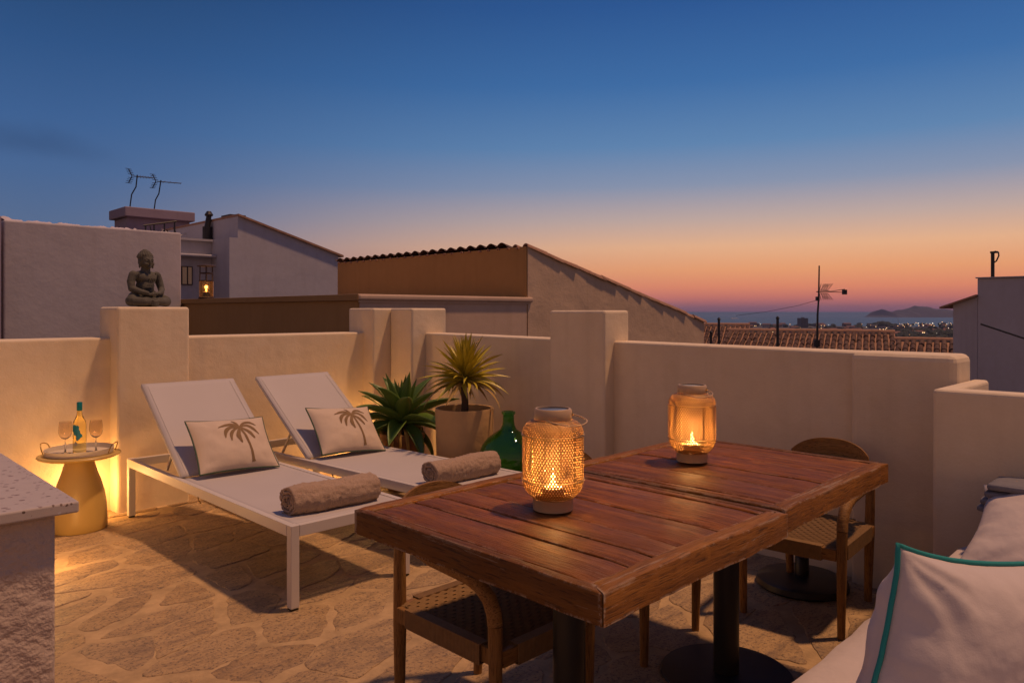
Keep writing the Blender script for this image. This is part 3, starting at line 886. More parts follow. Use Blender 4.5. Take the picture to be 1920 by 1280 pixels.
def crazy_paving():
    rs = random.Random(23)
    A = R(24)
    ca, sa = math.cos(A), math.sin(A)
    sx, sy = .40, .235
    def fwd(p): return ((p[0] * ca + p[1] * sa) / sx, (-p[0] * sa + p[1] * ca) / sy)
    def inv(q): x, y = q[0] * sx, q[1] * sy; return (x * ca - y * sa, x * sa + y * ca)
    seeds = []
    for i in range(-16, 22):
        for j in range(-26, 30):
            if rs.random() < .10: continue
            seeds.append((i + (j % 2) * .5 + rs.uniform(-.46, .46), j + rs.uniform(-.46, .46)))
    X0, X1, Y0, Y1 = .02 * K, 2.97 * K, .30 * K, 4.075 * K
    def clip(poly, nx, ny, c):
        out = []
        for i in range(len(poly)):
            p, q = poly[i], poly[(i + 1) % len(poly)]
            dp = p[0] * nx + p[1] * ny - c; dq = q[0] * nx + q[1] * ny - c
            if dp <= 0: out.append(p)
            if dp * dq < 0:
                t = dp / (dp - dq); out.append((p[0] + (q[0] - p[0]) * t, p[1] + (q[1] - p[1]) * t))
        return out
    cells = []
    for s in seeds:
        w = inv(s)
        if not (X0 - .3 < w[0] < X1 + .3 and Y0 - .3 < w[1] < Y1 + .3): continue
        poly = [(s[0] - 2, s[1] - 2), (s[0] + 2, s[1] - 2), (s[0] + 2, s[1] + 2), (s[0] - 2, s[1] + 2)]
        for q in seeds:
            dx, dy = q[0] - s[0], q[1] - s[1]
            d2 = dx * dx + dy * dy
            if 0 < d2 < 12 and poly: poly = clip(poly, dx, dy, (dx * (s[0] + q[0]) + dy * (s[1] + q[1])) / 2)
        P = [inv(p) for p in poly]
        # joint
        n = len(P)
        if n < 3: continue
        Q = P
        for i in range(n):
            a, b = P[i], P[(i + 1) % n]
            ex, ey = b[0] - a[0], b[1] - a[1]; l = math.hypot(ex, ey)
            if l < 1e-5: continue
            nx, ny = ey / l, -ex / l
            if nx * (w[0] - a[0]) + ny * (w[1] - a[1]) > 0: nx, ny = -nx, -ny
            Q = clip(Q, nx, ny, nx * a[0] + ny * a[1] - rs.choice([.001, .006, .012, .022, .030, .038]))
            if len(Q) < 3: break
        for nx, ny, c in ((1, 0, X1), (-1, 0, -X0), (0, 1, Y1), (0, -1, -Y0)):
            if len(Q) >= 3: Q = clip(Q, nx, ny, c)
        if len(Q) < 3: continue
        ar = abs(sum(Q[i][0] * Q[(i + 1) % len(Q)][1] - Q[(i + 1) % len(Q)][0] * Q[i][1] for i in range(len(Q)))) / 2
        if ar < .004: continue
        cells.append((w, Q))
    for w, Q in cells:
        cx = sum(p[0] for p in Q) / len(Q); cyy = sum(p[1] for p in Q) / len(Q)
        # ragged outline
        E = []
        for i in range(len(Q)):
            a, b = Q[i], Q[(i + 1) % len(Q)]
            l = math.hypot(b[0] - a[0], b[1] - a[1])
            k = max(1, int(l / .034))
            for j in range(k):
                t = j / k
                x, y = a[0] + (b[0] - a[0]) * t, a[1] + (b[1] - a[1]) * t
                e = noise.noise(Vector((x * 13, y * 13, 0))) * .024 + noise.noise(Vector((x * 40, y * 40, 4))) * .009
                r = math.hypot(x - cx, y - cyy) or 1
                rr = max(.3, 1 + (e - (.012 if j == 0 else .0)) / r)
                E.append((cx + (x - cx) * rr, cyy + (y - cyy) * rr))
        n = len(E)
        if n < 3: continue
        if sum(E[i][0] * E[(i + 1) % n][1] - E[(i + 1) % n][0] * E[i][1] for i in range(n)) < 0: E.reverse()
        top = rs.uniform(-.0030, .0)
        vs = []
        for sc_, z in ((1.0, -.02), (1.0, top - .0022), (None, top)):
            for x, y in E:
                dx, dy = x - cx, y - cyy
                if sc_ is None:
                    r = math.hypot(dx, dy) or 1; f = max(.2, 1 - .005 / r)
                    vs.append((dx * f, dy * f, z + .0015 * noise.noise(Vector((x * 9, y * 9, 2)))))
                else: vs.append((dx, dy, z))
        fs = [(i * n + k, i * n + (k + 1) % n, (i + 1) * n + (k + 1) % n, (i + 1) * n + k) for i in range(2) for k in range(n)]
        fs.append(tuple(2 * n + k for k in range(n)))
        MB().add(vs, fs).build('stone', M['stone'], fl_, (cx, cyy, 0))
    return len(cells)
print('stones', crazy_paving())

# --- parapet
def solid(name, label, cat, poly_or_span, bevel=.016, z0=-.25):
    a, b = poly_or_span
    o = box_obj(name, (a[0] * K, a[1] * K, z0), (b[0] * K, b[1] * K, b[2] * K), M['wall'], None, bevel, 3)
    tag(o, label, cat)
    return o
solid('parapet_wall', 'cream rendered parapet wall behind the wine table at the left', 'wall', ((-1.6, 4.084, 0), (1.23, 4.25, .868)))
solid('parapet_wall', 'cream rendered parapet wall behind the head ends of both loungers', 'wall', ((1.54, 4.084, 0), (2.74, 4.25, .866)))
solid('pillar', 'square cream pillar with the seated stone statue on top', 'pillar', ((1.206, 3.974, 0), (1.56, 4.262, 1.024)), .02)
solid('pillar', 'cream corner pillar at the far end of the loungers, left one of the touching pair', 'pillar', ((2.717, 3.974, 0), (3.07, 4.262, 1.022)), .018)
solid('pillar', 'cream corner pillar behind the spiky plants, right one of the touching pair', 'pillar', ((2.847, 3.74, 0), (3.13, 3.972, 1.0215)), .018)
solid('pillar', 'tall cream pillar behind the woven lantern near the middle of the right parapet', 'pillar', ((2.829, 2.2, 0), (3.03, 2.557, 1.006)), .018)
solid('pillar', 'low broad cream pillar with rounded corners at the right end of the parapet', 'pillar', ((2.825, .70, 0), (3.01, 1.052, .8515)), .034)
def wall_poly(label, a, b, za, zb, thick=.15):
    p = [W(*a), W(*b), W(b[0] + thick, b[1]), W(a[0] + thick, a[1])]
    vs = [(q.x, q.y, -.25) for q in p] + [(p[0].x, p[0].y, za * K), (p[1].x, p[1].y, zb * K), (p[2].x, p[2].y, zb * K), (p[3].x, p[3].y, za * K)]
    o = MB().add(vs, [(0, 1, 2, 3), (7, 6, 5, 4), (0, 4, 5, 1), (1, 5, 6, 2), (2, 6, 7, 3), (3, 7, 4, 0)]).build('parapet_wall', M['wall'], None, bevel=.016, seg=3, merge=True)
    tag(o, label, 'wall')
wall_poly('cream rendered parapet wall behind the yucca pot and green bottle', (2.955, 3.76), (2.912, 2.54), .864, .8565)
wall_poly('long cream rendered parapet wall behind the far dining table', (2.905, 2.22), (2.882, 1.03), .855, .848)
o = MB().prism([(p[0] * K, p[1] * K) for p in ((2.516, -1.6), (2.60, -1.6), (2.60, .640), (2.98, .640), (2.98, .692), (2.516, .692))], 2, -.25, .763 * K).build('low_wall', M['wall'], None, bevel=.016, seg=3, merge=True)
tag(o, 'lower cream wall with a thick end behind the white sofa pillow at the right', 'wall')

# --- masonry counter at the left edge
ct = thing('counter', 'rough plastered counter with a speckled terrazzo slab at the left edge', 'counter', W(-.1, 1.9, 0))
off = ct.location
box_obj('base', (-.8 * K - off.x, 1.462 * K - off.y, 0), (.346 * K - off.x, 2.20 * K - off.y, .652 * K), M['rough_plaster'], ct, .012, 3)
box_obj('slab', (-.8 * K - off.x, 1.436 * K - off.y, .6525 * K), (.375 * K - off.x, 2.22 * K - off.y, .672 * K), M['terrazzo'], ct, .004, 2)
# ================================================================== FURNITURE
def dining_table(label, u0, u1, v0, v1, zt, seed, cuts, rz=0.0):
    rs = random.Random(seed)
    cx, cyv = (u0 + u1) / 2 * K, (v0 + v1) / 2 * K
    t = thing('dining_table', label, 'table', (cx, cyv, 0), rz, 'square plank dining tables pushed together')
    wx, wy = (u1 - u0) * K, (v1 - v0) * K
    zt *= K
    T = .070
    er = .052                         # end rails
    def slab(name, a, b, mat, wob=.002, segs=14, axis=1, mit=0, inner=1):
        # a plank with softly worn, uneven edges, long axis = axis
        c = [(p + q) / 2 for p, q in zip(a, b)]; d = [abs(q - p) for p, q in zip(a, b)]
        m = MB()
        L = d[axis]; wd = d[1 - axis]; h = d[2]
        prof = []
        r = .0045
        hw, hh = wd / 2, h / 2
        for (x, z) in ((-hw, -hh), (-hw, hh - r), (-hw + r * .35, hh - r * .3), (-hw + r, hh), (0, hh), (hw - r, hh), (hw - r * .35, hh - r * .3), (hw, hh - r), (hw, -hh)):
            prof.append((x, z))
        n = len(prof)
        sd = rs.uniform(0, 100)
        vs = []
        for i in range(segs + 1):
            y = -L / 2 + L * i / segs
            for k, (x, z) in enumerate(prof):
                e = noise.noise(Vector((y * 7, sd + (x > 0) * 9, 0))) * wob * 1.6 + noise.noise(Vector((y * 30, sd + (x > 0) * 5, 3))) * wob
                zz = z + (noise.noise(Vector((y * 3, sd + x * 5, 7))) * wob * .8 if z > 0 else 0)
                endk = .003 if i in (0, segs) and z > hh - r * .9 else 0
                fr_ = (x * inner / wd + .5) if mit else 0
                yy = y
                if mit and i in (0, segs): yy = y - math.copysign(mit * max(0, fr_), y)
                p = (x + (e if x > 0 else -e if x < 0 else 0), yy, zz - endk)
                vs.append(p if axis == 1 else (-p[1], p[0], p[2]))
        fs = [(i * n + k, (i + 1) * n + k, (i + 1) * n + (k + 1) % n, i * n + (k + 1) % n) for i in range(segs) for k in range(n)]
        fs += [tuple(range(n)), tuple(segs * n + k for k in range(n - 1, -1, -1))]
        m.add(vs, fs)
        return m.build(name, mat, t, c, smooth=35, merge=True)
    # planks run along local y between the two end rails
    x0 = -wx / 2
    xs = [0] + cuts + [1]
    gap = .006
    for i in range(len(xs) - 1):
        a, b = x0 + xs[i] * wx, x0 + xs[i + 1] * wx
        if i == 0: a += .030
        if i == len(xs) - 2: b -= .030
        th_ = .032
        dz = rs.uniform(-.0025, .001)
        slab('plank', (a + gap / 2, -wy / 2 + er + .002, zt - th_ + dz), (b - gap / 2, wy / 2 - er - .002, zt + dz), M['plank'])
    slab('end_rail', (-wx / 2, -wy / 2, zt - T), (wx / 2, -wy / 2 + er, zt + .001), M['rail_u'], .0035, 26, 0, .0295, 1)
    slab('end_rail', (-wx / 2, wy / 2 - er, zt - T), (wx / 2, wy / 2, zt + .001), M['rail_u'], .003, 26, 0, .0295, -1)
    slab('side_rail', (-wx / 2, -wy / 2 + .0008, zt - T), (-wx / 2 + .029, wy / 2 - .0008, zt - .0005), M['rail_v'], .0025, 30, 1, er, 1)
    slab('side_rail', (wx / 2 - .029, -wy / 2 + .0008, zt - T), (wx / 2, wy / 2 - .0008, zt - .0005), M['rail_v'], .0025, 30, 1, er, -1)
    # pedestal
    MB().lathe([(.046, .018), (.046, zt - T - .012)], 28).build('column', M['black_metal'], t, smooth=60)
    MB().lathe([(.235, 0), (.24, .006), (.235, .012), (.06, .0175)], 44).build('foot_plate', M['dark_metal'], t, smooth=30)
    MB().box((0, 0, zt - T - .006), (.36, .36, .0115)).build('top_plate', M['black_metal'], t)
    return t
ZT = .58
dining_table('dark red plank dining table nearest the camera, with the near woven lantern on it', .877, 1.502, .685, 1.352, ZT, 3, [.205, .315, .445, .66, .925])
dining_table('dark red plank dining table behind it, beside the right parapet', 1.522, 2.190, .708, 1.335, ZT - .0015, 9, [.07, .27, .46, .655, .85], R(1.0))

# ---- woven armchair, local front = +y
def armchair(label, loc, rz, group='woven wooden armchairs round the tables'):
    t = thing('armchair', label, 'chair', loc, rz, group)
    for s in (-1, 1):
        MB().tube([(s * .208, .235, 0), (s * .21, .238, .2), (s * .212, .238, .40), (s * .212, .237, .44)], [.0155, .019, .0215, .0215], 12).build('leg', M['oak'], t, smooth=50)
        MB().tube([(s * .178, -.265, 0), (s * .188, -.25, .30), (s * .198, -.238, .608)], [.0165, .0225, .0195], 12).build('leg', M['oak'], t, smooth=50)
    pts = []
    half = [(.212, .237, .441), (.2125, .233, .475), (.214, .215, .512), (.216, .18, .540), (.219, .13, .556), (.222, .05, .563), (.224, -.04, .570), (.221, -.12, .580), (.208, -.19, .593), (.178, -.245, .607), (.13, -.283, .620), (.07, -.304, .628)]
    for p in half: pts.append(p)
    pts.append((0, -.31, .63))
    for p in half[::-1]: pts.append((-p[0], p[1], p[2]))
    n = len(pts)
    rad = [.0225 if i < 3 or i >= n - 3 else .0225 if i < 7 or i >= n - 7 else .019 for i in range(n)]
    MB().tube(pts, rad, 12).build('arm_rail', M['oak_h'], t, smooth=50)
    # curved back board with a bowed upper edge
    m = MB()
    for th_ in (0,):
        def bb(s, tt, o):
            a = (s * 2 - 1) * 1.02
            x = .205 * math.sin(a) * 1.02
            y = -.325 + .085 * (1 - math.cos(a)) * 1.15 + o
            top = .726 - .066 * (abs(s * 2 - 1) ** 2.2)
            bot = .638 + .0 * s
            return Vector((x, y, bot + (top - bot) * tt))
        N = 22
        vs = []
        for o in (-.006, .006):
            for j in range(5):
                for i in range(N + 1): vs.append(bb(i / N, j / 4, o))
        w = N + 1; h = 5
        fs = []
        for j in range(4):
            for i in range(N):
                q = j * w + i
                fs.append((q, q + 1, q + w + 1, q + w)); q += w * h
                fs.append((q + 1, q, q + w, q + w + 1))
        for i in range(N):
            q = 4 * w + i; fs.append((q, q + 1, q + w * h + 1, q + w * h))
            q = i; fs.append((q + 1, q, q + w * h, q + w * h + 1))
        for j in range(4):
            q = j * w; fs.append((q, q + w, q + w + w * h, q + w * h))
            q = j * w + N; fs.append((q + w, q, q + w * h, q + w + w * h))
        m.add(vs, fs)
    m.build('backrest', M['oak_h'], t, smooth=50, merge=True)
    # seat rails
    MB().box((0, .237, .338), (.385, .026, .05)).build('seat_rail', M['oak_h'], t, bevel=.004)
    MB().box((0, -.245, .338), (.345, .026, .05)).build('seat_rail', M['oak_h'], t, bevel=.004)
    for s in (-1, 1):
        rot = Matrix.Rotation(s * .03, 3, 'Z')
        MB().box((s * .199, -.004, .338), (.026, .45, .05), rot).build('seat_rail', M['oak'], t, bevel=.004)
    # cord wrapped round the rails: ribbed sleeves
    def sleeve(c, length, axis, n):
        m = MB()
        hw, hh = .0165, .0285
        ring = [(-hw, -hh), (hw, -hh), (hw, hh), (-hw, hh)]
        vs = []; k = 0
        for i in range(n):
            for (o, g) in ((0.0, .0), (.18, .0022), (.82, .0022), (1.0, .0)):
                p = -length / 2 + length * (i + o * .999) / n
                for (a, b) in ring:
                    aa = a + math.copysign(g, a); b2 = b + math.copysign(g, b)
                    vs.append((p + c[0], aa + c[1], b2 + c[2]) if axis == 0 else (aa + c[0], p + c[1], b2 + c[2]))
                k += 1
        fs = [(i * 4 + j, i * 4 + (j + 1) % 4, (i + 1) * 4 + (j + 1) % 4, (i + 1) * 4 + j) for i in range(k - 1) for j in range(4)]
        return m.add(vs, fs)
    m = MB()
    for part_ in (sleeve((0, .237, .338), .27, 0, 44), sleeve((0, -.245, .338), .25, 0, 40)):
        m.add(part_.v, part_.f)
    for s in (-1, 1):
        q = sleeve((s * .199, -.005, .338), .36, 1, 56); m.add(q.v, q.f)
    w = m.build('cord_wrap', M['cord'], t); w['kind'] = 'stuff'
    # woven seat: cords over and under
    m = MB()
    n = 60; SEG = 40
    for i in range(n):
        y = -.232 + .464 * (i + .5) / n
        hw = .198 + .012 * (i / n)
        vs = []
        for k in range(SEG + 1):
            x = -hw + 2 * hw * k / SEG
            dip = -.014 * (1 - (x / hw) ** 2) * (1 - (y / .24) ** 2)
            ov = .0024 * math.sin(PI * ((k // 2) + (i // 2)) )
            ov = .0022 * (1 if ((k // 2) + (i // 3)) % 2 else -1)
            z = .366 + dip + ov
            for (dy, dz) in ((-.0039, -.0022), (0, .0014), (.0039, -.0022)):
                vs.append((x, y + dy, z + dz))
        fs = [(k * 3 + a, (k + 1) * 3 + a, (k + 1) * 3 + a + 1, k * 3 + a + 1) for k in range(SEG) for a in (0, 1)]
        m.add(vs, fs)
    def under(s_, t_):
        x = -.2 + .4 * s_; y = -.235 + .47 * t_
        return Vector((x, y, .361 - .014 * (1 - (x / .2) ** 2) * (1 - (y / .24) ** 2)))
    m.grid(under, 8, 8)
    w = m.build('woven_seat', M['cord'], t, smooth=40); w['kind'] = 'stuff'
    return t
ch = armchair('woven seat armchair tucked under the near table on the lounger side', W(1.25, 1.32), R(180))
c2 = copy_tree(ch); c2.location = W(1.885, 1.40); c2.rotation_euler.z = R(184)
c2['label'] = 'woven seat armchair mostly hidden behind the near lantern, pushed to the far table'
c3 = copy_tree(ch); c3.location = W(2.475, 1.055); c3.rotation_euler.z = R(94.5)
c3['label'] = 'woven seat armchair standing by the right parapet at the end of the far table'

# ---- round black base plate
pb = thing('parasol_base', 'round black weighted base on the floor under the far armchair', 'parasol base', W(2.66, 1.16), 0)
MB().lathe([(.205, .0), (.215, .01), (.21, .035), (.19, .045), (.05, .055)], 44).build('plate', M['black_metal'], pb, smooth=30)
MB().lathe([(.032, .055), (.032, .14), (.026, .145)], 20).build('socket', M['black_metal'], pb, smooth=50)

# ---- woven metal lanterns
LZ = .002
def lattice(prof, turns_n, rows):
    # prof(t) -> (r,z); two families of helical flat strands
    m = MB()
    wdt = .0026
    for sgn in (-1, 1):
        for k in range(turns_n):
            vs = []
            for i in range(rows + 1):
                t = i / rows
                r, z = prof(t)
                a = 2 * PI * (k + sgn * i * .5) / turns_n
                rr = r + sgn * .0007
                da = wdt / max(r, .01)
                vs.append((rr * math.cos(a - da), rr * math.sin(a - da), z))
                vs.append((rr * math.cos(a + da), rr * math.sin(a + da), z))
            m.add(vs, [(2 * i, 2 * i + 1, 2 * i + 3, 2 * i + 2) for i in range(rows)])
    return m
def lprof(t):
    pts = [(0, .058, .034), (.06, .066, .042), (.13, .078, .056), (.20, .085, .074), (.26, .087, .090), (.72, .087, .212), (.80, .085, .229), (.88, .077, .243), (.95, .066, .251), (1.0, .055, .255)]
    for a, b in zip(pts, pts[1:]):
        if t <= b[0] + 1e-9:
            f = (t - a[0]) / (b[0] - a[0]); return a[1] + (b[1] - a[1]) * f, a[2] + (b[2] - a[2]) * f
    return pts[-1][1:]
def candle_flame(parent, c, s=1.0):
    MB().lathe([(.0005, -.002), (.0045 * s, .006 * s), (.006 * s, .013 * s), (.0045 * s, .024 * s), (.002 * s, .034 * s), (.0004, .042 * s)], 10, c).build('flame', M['flame'], parent, smooth=True)
def lamp_light(name, parent, c, power, rad=.012, col=(1.0, .50, .16)):
    d = bpy.data.lights.new(name, 'POINT'); d.energy = power; d.shadow_soft_size = rad; d.color = col
    o = bpy.data.objects.new(name, d); COL.objects.link(o); o.parent = parent; o.location = c
    return o
LM = {}
def lantern(label, loc, rz, power, handle=True):
    t = thing('lantern', label, 'lantern', loc, rz, 'woven metal lanterns on the tables')
    if not LM:
        LM['mesh'] = lattice(lprof, 62, 38).mesh('mesh_body', M['lantern_metal'], True)
    o = place('mesh_body', LM['mesh'], t)
    MB().lathe([(.054, 0), (.057, .002), (.057, .031), (.059, .034), (.054, .036), (.050, .034), (.050, .006), (.001, .006)], 40, capt=False).build('base_ring', M['lantern_band'], t, smooth=40)
    MB().lathe([(.0515, .252), (.0535, .255), (.0535, .282), (.050, .2865), (.046, .2865), (.046, .272)], 40, capb=False, capt=False).build('top_ring', M['lantern_band'], t, smooth=40)
    MB().lathe([(.0458, .276), (.0455, .2835), (.001, .2842)], 36, capb=True).build('solar_panel', M['panel_glass'], t, smooth=40)
    for z, r in ((.088, .0885), (.213, .0885)):
        MB().tube([(r * math.cos(a * PI / 24), r * math.sin(a * PI / 24), z) for a in range(49)], .0022, 6, cap=False).build('hoop', M['tray_handle'], t, smooth=True)
    for k in range(6):
        a = k * PI / 3 + .25
        pts = [(lprof(q)[0] * .985 * math.cos(a), lprof(q)[0] * .985 * math.sin(a), lprof(q)[1]) for q in (0, .1, .2, .26, .5, .72, .8, .9, 1)]
        MB().tube(pts, .0014, 5).build('rib', M['tray_handle'], t)
    # drop handle
    ax = .0545
    h = []
    for i in range(33):
        a = PI * i / 32
        s_ = math.sin(a)
        h.append((-ax * math.cos(a) + .062 * s_ * (1 - .35 * math.cos(a)), -.085 * s_, .270 - .022 * s_ + .012 * max(0, -math.cos(a)) * s_))
    MB().tube(h, .0021, 6).build('handle', M['lantern_band'], t, smooth=True)
    for s in (-1, 1):
        MB().lathe([(.006, 0), (.006, .003)], 10).build('rivet', M['tray_handle'], t, (s * .053, 0, .270), (0, R(90), 0))
    cd = MB().lathe([(.030, .007), (.031, .010), (.031, .062), (.028, .065), (.02, .061), (.001, .060)], 24, capb=True, capt=False).build('candle', M['candle'], t, smooth=40)
    candle_flame(t, (0, 0, .064), 1.25)
    MB().blob((0, 0, .268), (.010, .010, .006), 10, 6).build('led_bulb', M['led'], t)
    lamp_light('lantern_light', t, (0, 0, .105), power, .014)
    lamp_light('lantern_top_light', t, (0, 0, .240), power * .10, .008)
    return t
lantern('woven metal lantern with a lit candle in the middle of the near table', W(1.17, 1.047, ZT) + Vector((0, 0, LZ)), R(-48), 7.0)
lantern('woven metal lantern with a lit candle on the far table', W(1.822, 1.108, ZT) + Vector((0, 0, LZ)), R(-75), 6.6)

# ---- loungers; local origin at the foot end on the floor, +y toward the head
LW, LL, LH = .66, 2.17, .380
HY, BLEN, BANG = 1.335, .812, R(36.5)
def lounger(label, loc, rz):
    t = thing('sun_lounger', label, 'sun lounger', loc, rz, 'white sun loungers side by side')
    rw, rh = .032, .052
    for s in (-1, 1):
        MB().box((s * (LW / 2 - rw / 2), LL / 2, LH - rh / 2), (rw, LL - 2 * .0425, rh)).build('side_rail', M['white_metal'], t, bevel=.002)
        for y in (.0205, LL - .0205):
            MB().box((s * (LW / 2 - .0205), y, LH / 2 + .004), (.041, .041, LH - .008)).build('leg', M['white_metal'], t, bevel=.0025)
            MB().box((s * (LW / 2 - .0205), y, .002), (.036, .036, .004)).build('foot_pad', M['black_metal'], t)
    for y in (.018, LL - .018):
        MB().box((0, y, LH - rh / 2 - .002), (LW - .087, .032, rh)).build('end_rail', M['white_metal'], t, bevel=.002)
    MB().box((0, HY + .02, LH - .055), (LW - 2 * rw - .002, .025, .025)).build('cross_bar', M['white_metal'], t)
    # taut seat sling with a slight sag
    def seat(s, q):
        x = (s - .5) * (LW - 2 * rw + .012); y = .038 + q * (HY - .038)
        return Vector((x, y, LH - .0035 - .011 * (1 - (2 * s - 1) ** 2) * (1 - (2 * q - 1) ** 6)))
    o = MB().grid(seat, 16, 24).build('seat_sling', M['sling'], t, smooth=True)
    sm = o.modifiers.new('thick', 'SOLIDIFY'); sm.thickness = .004; sm.offset = -1
    # stitched seams
    ca, sa = math.cos(BANG), math.sin(BANG)
    def bp(x, d, o=0): return Vector((x, HY + d * ca - o * sa, LH + d * sa + o * ca))
    for s in (-1, 1):
        MB().tube([bp(s * (LW / 2 - .040), 0.0, -.004), bp(s * (LW / 2 - .040), BLEN, -.004)], .0145, 10).build('back_tube', M['white_metal'], t, smooth=60)
        MB().tube([bp(s * (LW / 2 - .062), .01, .0125), bp(s * (LW / 2 - .062), BLEN - .02, .0125)], .0016, 5).build('seam', M['white_metal'], t)
        MB().tube([bp(s * .22, .34, -.02), Vector((s * .22, HY + .34 * ca + .16, LH - .03))], .009, 8).build('support_strut', M['white_metal'], t, smooth=60)
    MB().tube([bp(-(LW / 2 - .040), BLEN, -.004), bp(LW / 2 - .040, BLEN, -.004)], .0135, 10).build('back_tube', M['white_metal'], t, smooth=60)
    MB().box(tuple(bp(0, .34, -.02)), (.47, .02, .02)).build('back_brace', M['white_metal'], t)
    def back(s, q):
        x = (s - .5) * (LW - .058)
        return bp(x, -.005 + q * (BLEN + .012), .0115 - .006 * (1 - (2 * s - 1) ** 2) * (1 - (2 * q - 1) ** 6))
    o = MB().grid(back, 16, 20).build('back_sling', M['sling'], t, smooth=True)
    sm = o.modifiers.new('thick', 'SOLIDIFY'); sm.thickness = .006; sm.offset = -1
    MB().tube([(-(LW / 2 + .001), 1.02, LH - .05), (-(LW / 2 + .004), 1.0, LH - .068), (-(LW / 2 + .004), .98, LH - .072)], .004, 6).build('adjuster_catch', M['tray_handle'], t)
    return t
l1 = lounger('white sun lounger nearer the wine table, with the beige towel closest to the camera', W(1.467, 2.262), 0)
L2 = W(2.125, 2.265); A2 = R(3.6)
l2 = copy_tree(l1); l2.location = L2; l2.rotation_euler.z = A2
l2['label'] = 'white sun lounger nearer the potted plants, second from the left'

# ---- palm print cushions
def cushion_height(a, b, T=.066):
    a = min(1, abs(a)); b = min(1, abs(b))
    return T * ((1 - a ** 2.6) ** .62) * ((1 - b ** 2.6) ** .62) + .0035
def cushion_xy(a, b, hw, hh):
    return (hw * a * (1 - .055 * (1 - b * b)), hh * b * (1 - .07 * (1 - a * a)))
def palm_cushion(label, loc, rz, tilt, roll=0.0, seed=1):
    hw, hh = .240, .188
    t = thing('cushion', label, 'cushion', loc, rz, 'palm print cushions on the loungers')
    rot = (tilt, 0, roll)
    rot = Euler((tilt, 0, 0)).to_matrix() @ Euler((0, 0, roll)).to_matrix()
    rot = rot.to_euler()
    def face(sg):
        def fn(s, q):
            a, b = 2 * s - 1, 2 * q - 1
            x, y = cushion_xy(a, b, hw, hh)
            z = cushion_height(a, b)
            wr = noise.fractal(Vector((x * 9 + seed * 7, y * 9, sg)), 1, 2, 3) * .006
            edge = max(abs(a), abs(b))
            wr += .006 * max(0, edge - .45) * math.sin((x * (abs(b) > abs(a)) + y * (abs(a) >= abs(b))) * 60 + seed) * (1 - edge) * 6
            return Vector((x, y, sg * (z + wr * (1 - edge ** 4))))
        return fn
    m = MB().grid(face(1), 40, 32)
    n0 = len(m.v); m2 = MB().grid(face(-1), 40, 32)
    m.add(m2.v, [f[::-1] for f in m2.f])
    c = m.build('cover', M['linen'], t, rot=rot, smooth=True)
    pts = []
    N = 24
    for i in range(N): pts.append((-1 + 2 * i / N, -1))
    for i in range(N): pts.append((1, -1 + 2 * i / N))
    for i in range(N): pts.append((1 - 2 * i / N, 1))
    for i in range(N): pts.append((-1, 1 - 2 * i / N))
    pts.append((-1, -1))
    MB().tube([Vector((*cushion_xy(a, b, hw + .002, hh + .002), 0)) for a, b in pts], .0052, 7, cap=False).build('piping', M['green_piping'], t, rot=rot, smooth=True)
    # printed palm laid on the cloth
    f1 = face(1)
    def on(x, y):
        a, b = x / hw, y / hh
        for _ in range(3):
            px, py = cushion_xy(a, b, hw, hh); a += (x - px) / hw; b += (y - py) / hh
        p = f1((a + 1) / 2, (b + 1) / 2); p.z += .0022
        return p
    m = MB()
    def strip(pts, ws):
        pts = [(X + (p[0] - X) * 1.14, Y + (p[1] - Y) * 1.14) for p in pts]; ws = [w * 1.12 for w in ws]
        # resample
        P = [Vector(p) for p in pts]; vs = []; n = len(P); SUB = 6
        q = []
        for i in range(n - 1):
            for k in range(SUB):
                f = k / SUB
                p0, p1, p2, p3 = P[max(i - 1, 0)], P[i], P[i + 1], P[min(i + 2, n - 1)]
                c_ = .5 * ((2 * p1) + (-p0 + p2) * f + (2 * p0 - 5 * p1 + 4 * p2 - p3) * f * f + (-p0 + 3 * p1 - 3 * p2 + p3) * f ** 3)
                q.append((c_, ws[i] * (1 - f) + ws[i + 1] * f))
        q.append((P[-1], ws[-1]))
        for i, (p, w) in enumerate(q):
            d = (q[min(i + 1, len(q) - 1)][0] - q[max(i - 1, 0)][0]); d = Vector((d.x, d.y)).normalized() if d.length else Vector((1, 0))
            nn = Vector((-d.y, d.x))
            for k in range(5):
                o = (k / 4 - .5) * w
                vs.append(on(p.x + nn.x * o, p.y + nn.y * o))
        m.add(vs, [(i * 5 + k, i * 5 + k + 1, (i + 1) * 5 + k + 1, (i + 1) * 5 + k) for i in range(len(q) - 1) for k in range(4)])
    X, Y = .040, .078     # crown of the palm
    strip([(X + .004, Y - .01), (X + .018, Y - .06), (X + .028, Y - .12), (X + .032, Y - .185), (X + .034, Y - .205)], [.012, .013, .012, .013, .022])
    for pts, ws in (
        ([(X, Y), (X - .03, Y + .022), (X - .07, Y + .022), (X - .115, Y + .006)], [.006, .018, .017, .002]),
        ([(X, Y), (X - .045, Y + .004), (X - .078, Y - .02), (X - .09, Y - .062)], [.006, .018, .022, .004]),
        ([(X, Y), (X - .03, Y - .012), (X - .054, Y - .04), (X - .062, Y - .082)], [.006, .014, .019, .005]),
        ([(X, Y - .002), (X - .012, Y - .03), (X - .02, Y - .06), (X - .010, Y - .10)], [.006, .02, .026, .006]),
        ([(X, Y), (X + .02, Y - .012), (X + .048, Y - .04), (X + .066, Y - .075)], [.006, .014, .021, .008]),
        ([(X, Y), (X + .04, Y + .012), (X + .075, Y - .012), (X + .098, Y - .05)], [.006, .016, .019, .003]),
        ([(X, Y + .002), (X + .035, Y + .032), (X + .07, Y + .032), (X + .098, Y + .012)], [.006, .017, .018, .003]),
        ([(X, Y), (X - .006, Y + .018), (X - .014, Y + .038), (X - .03, Y + .052)], [.006, .017, .016, .003]),
    ): strip(pts, ws)
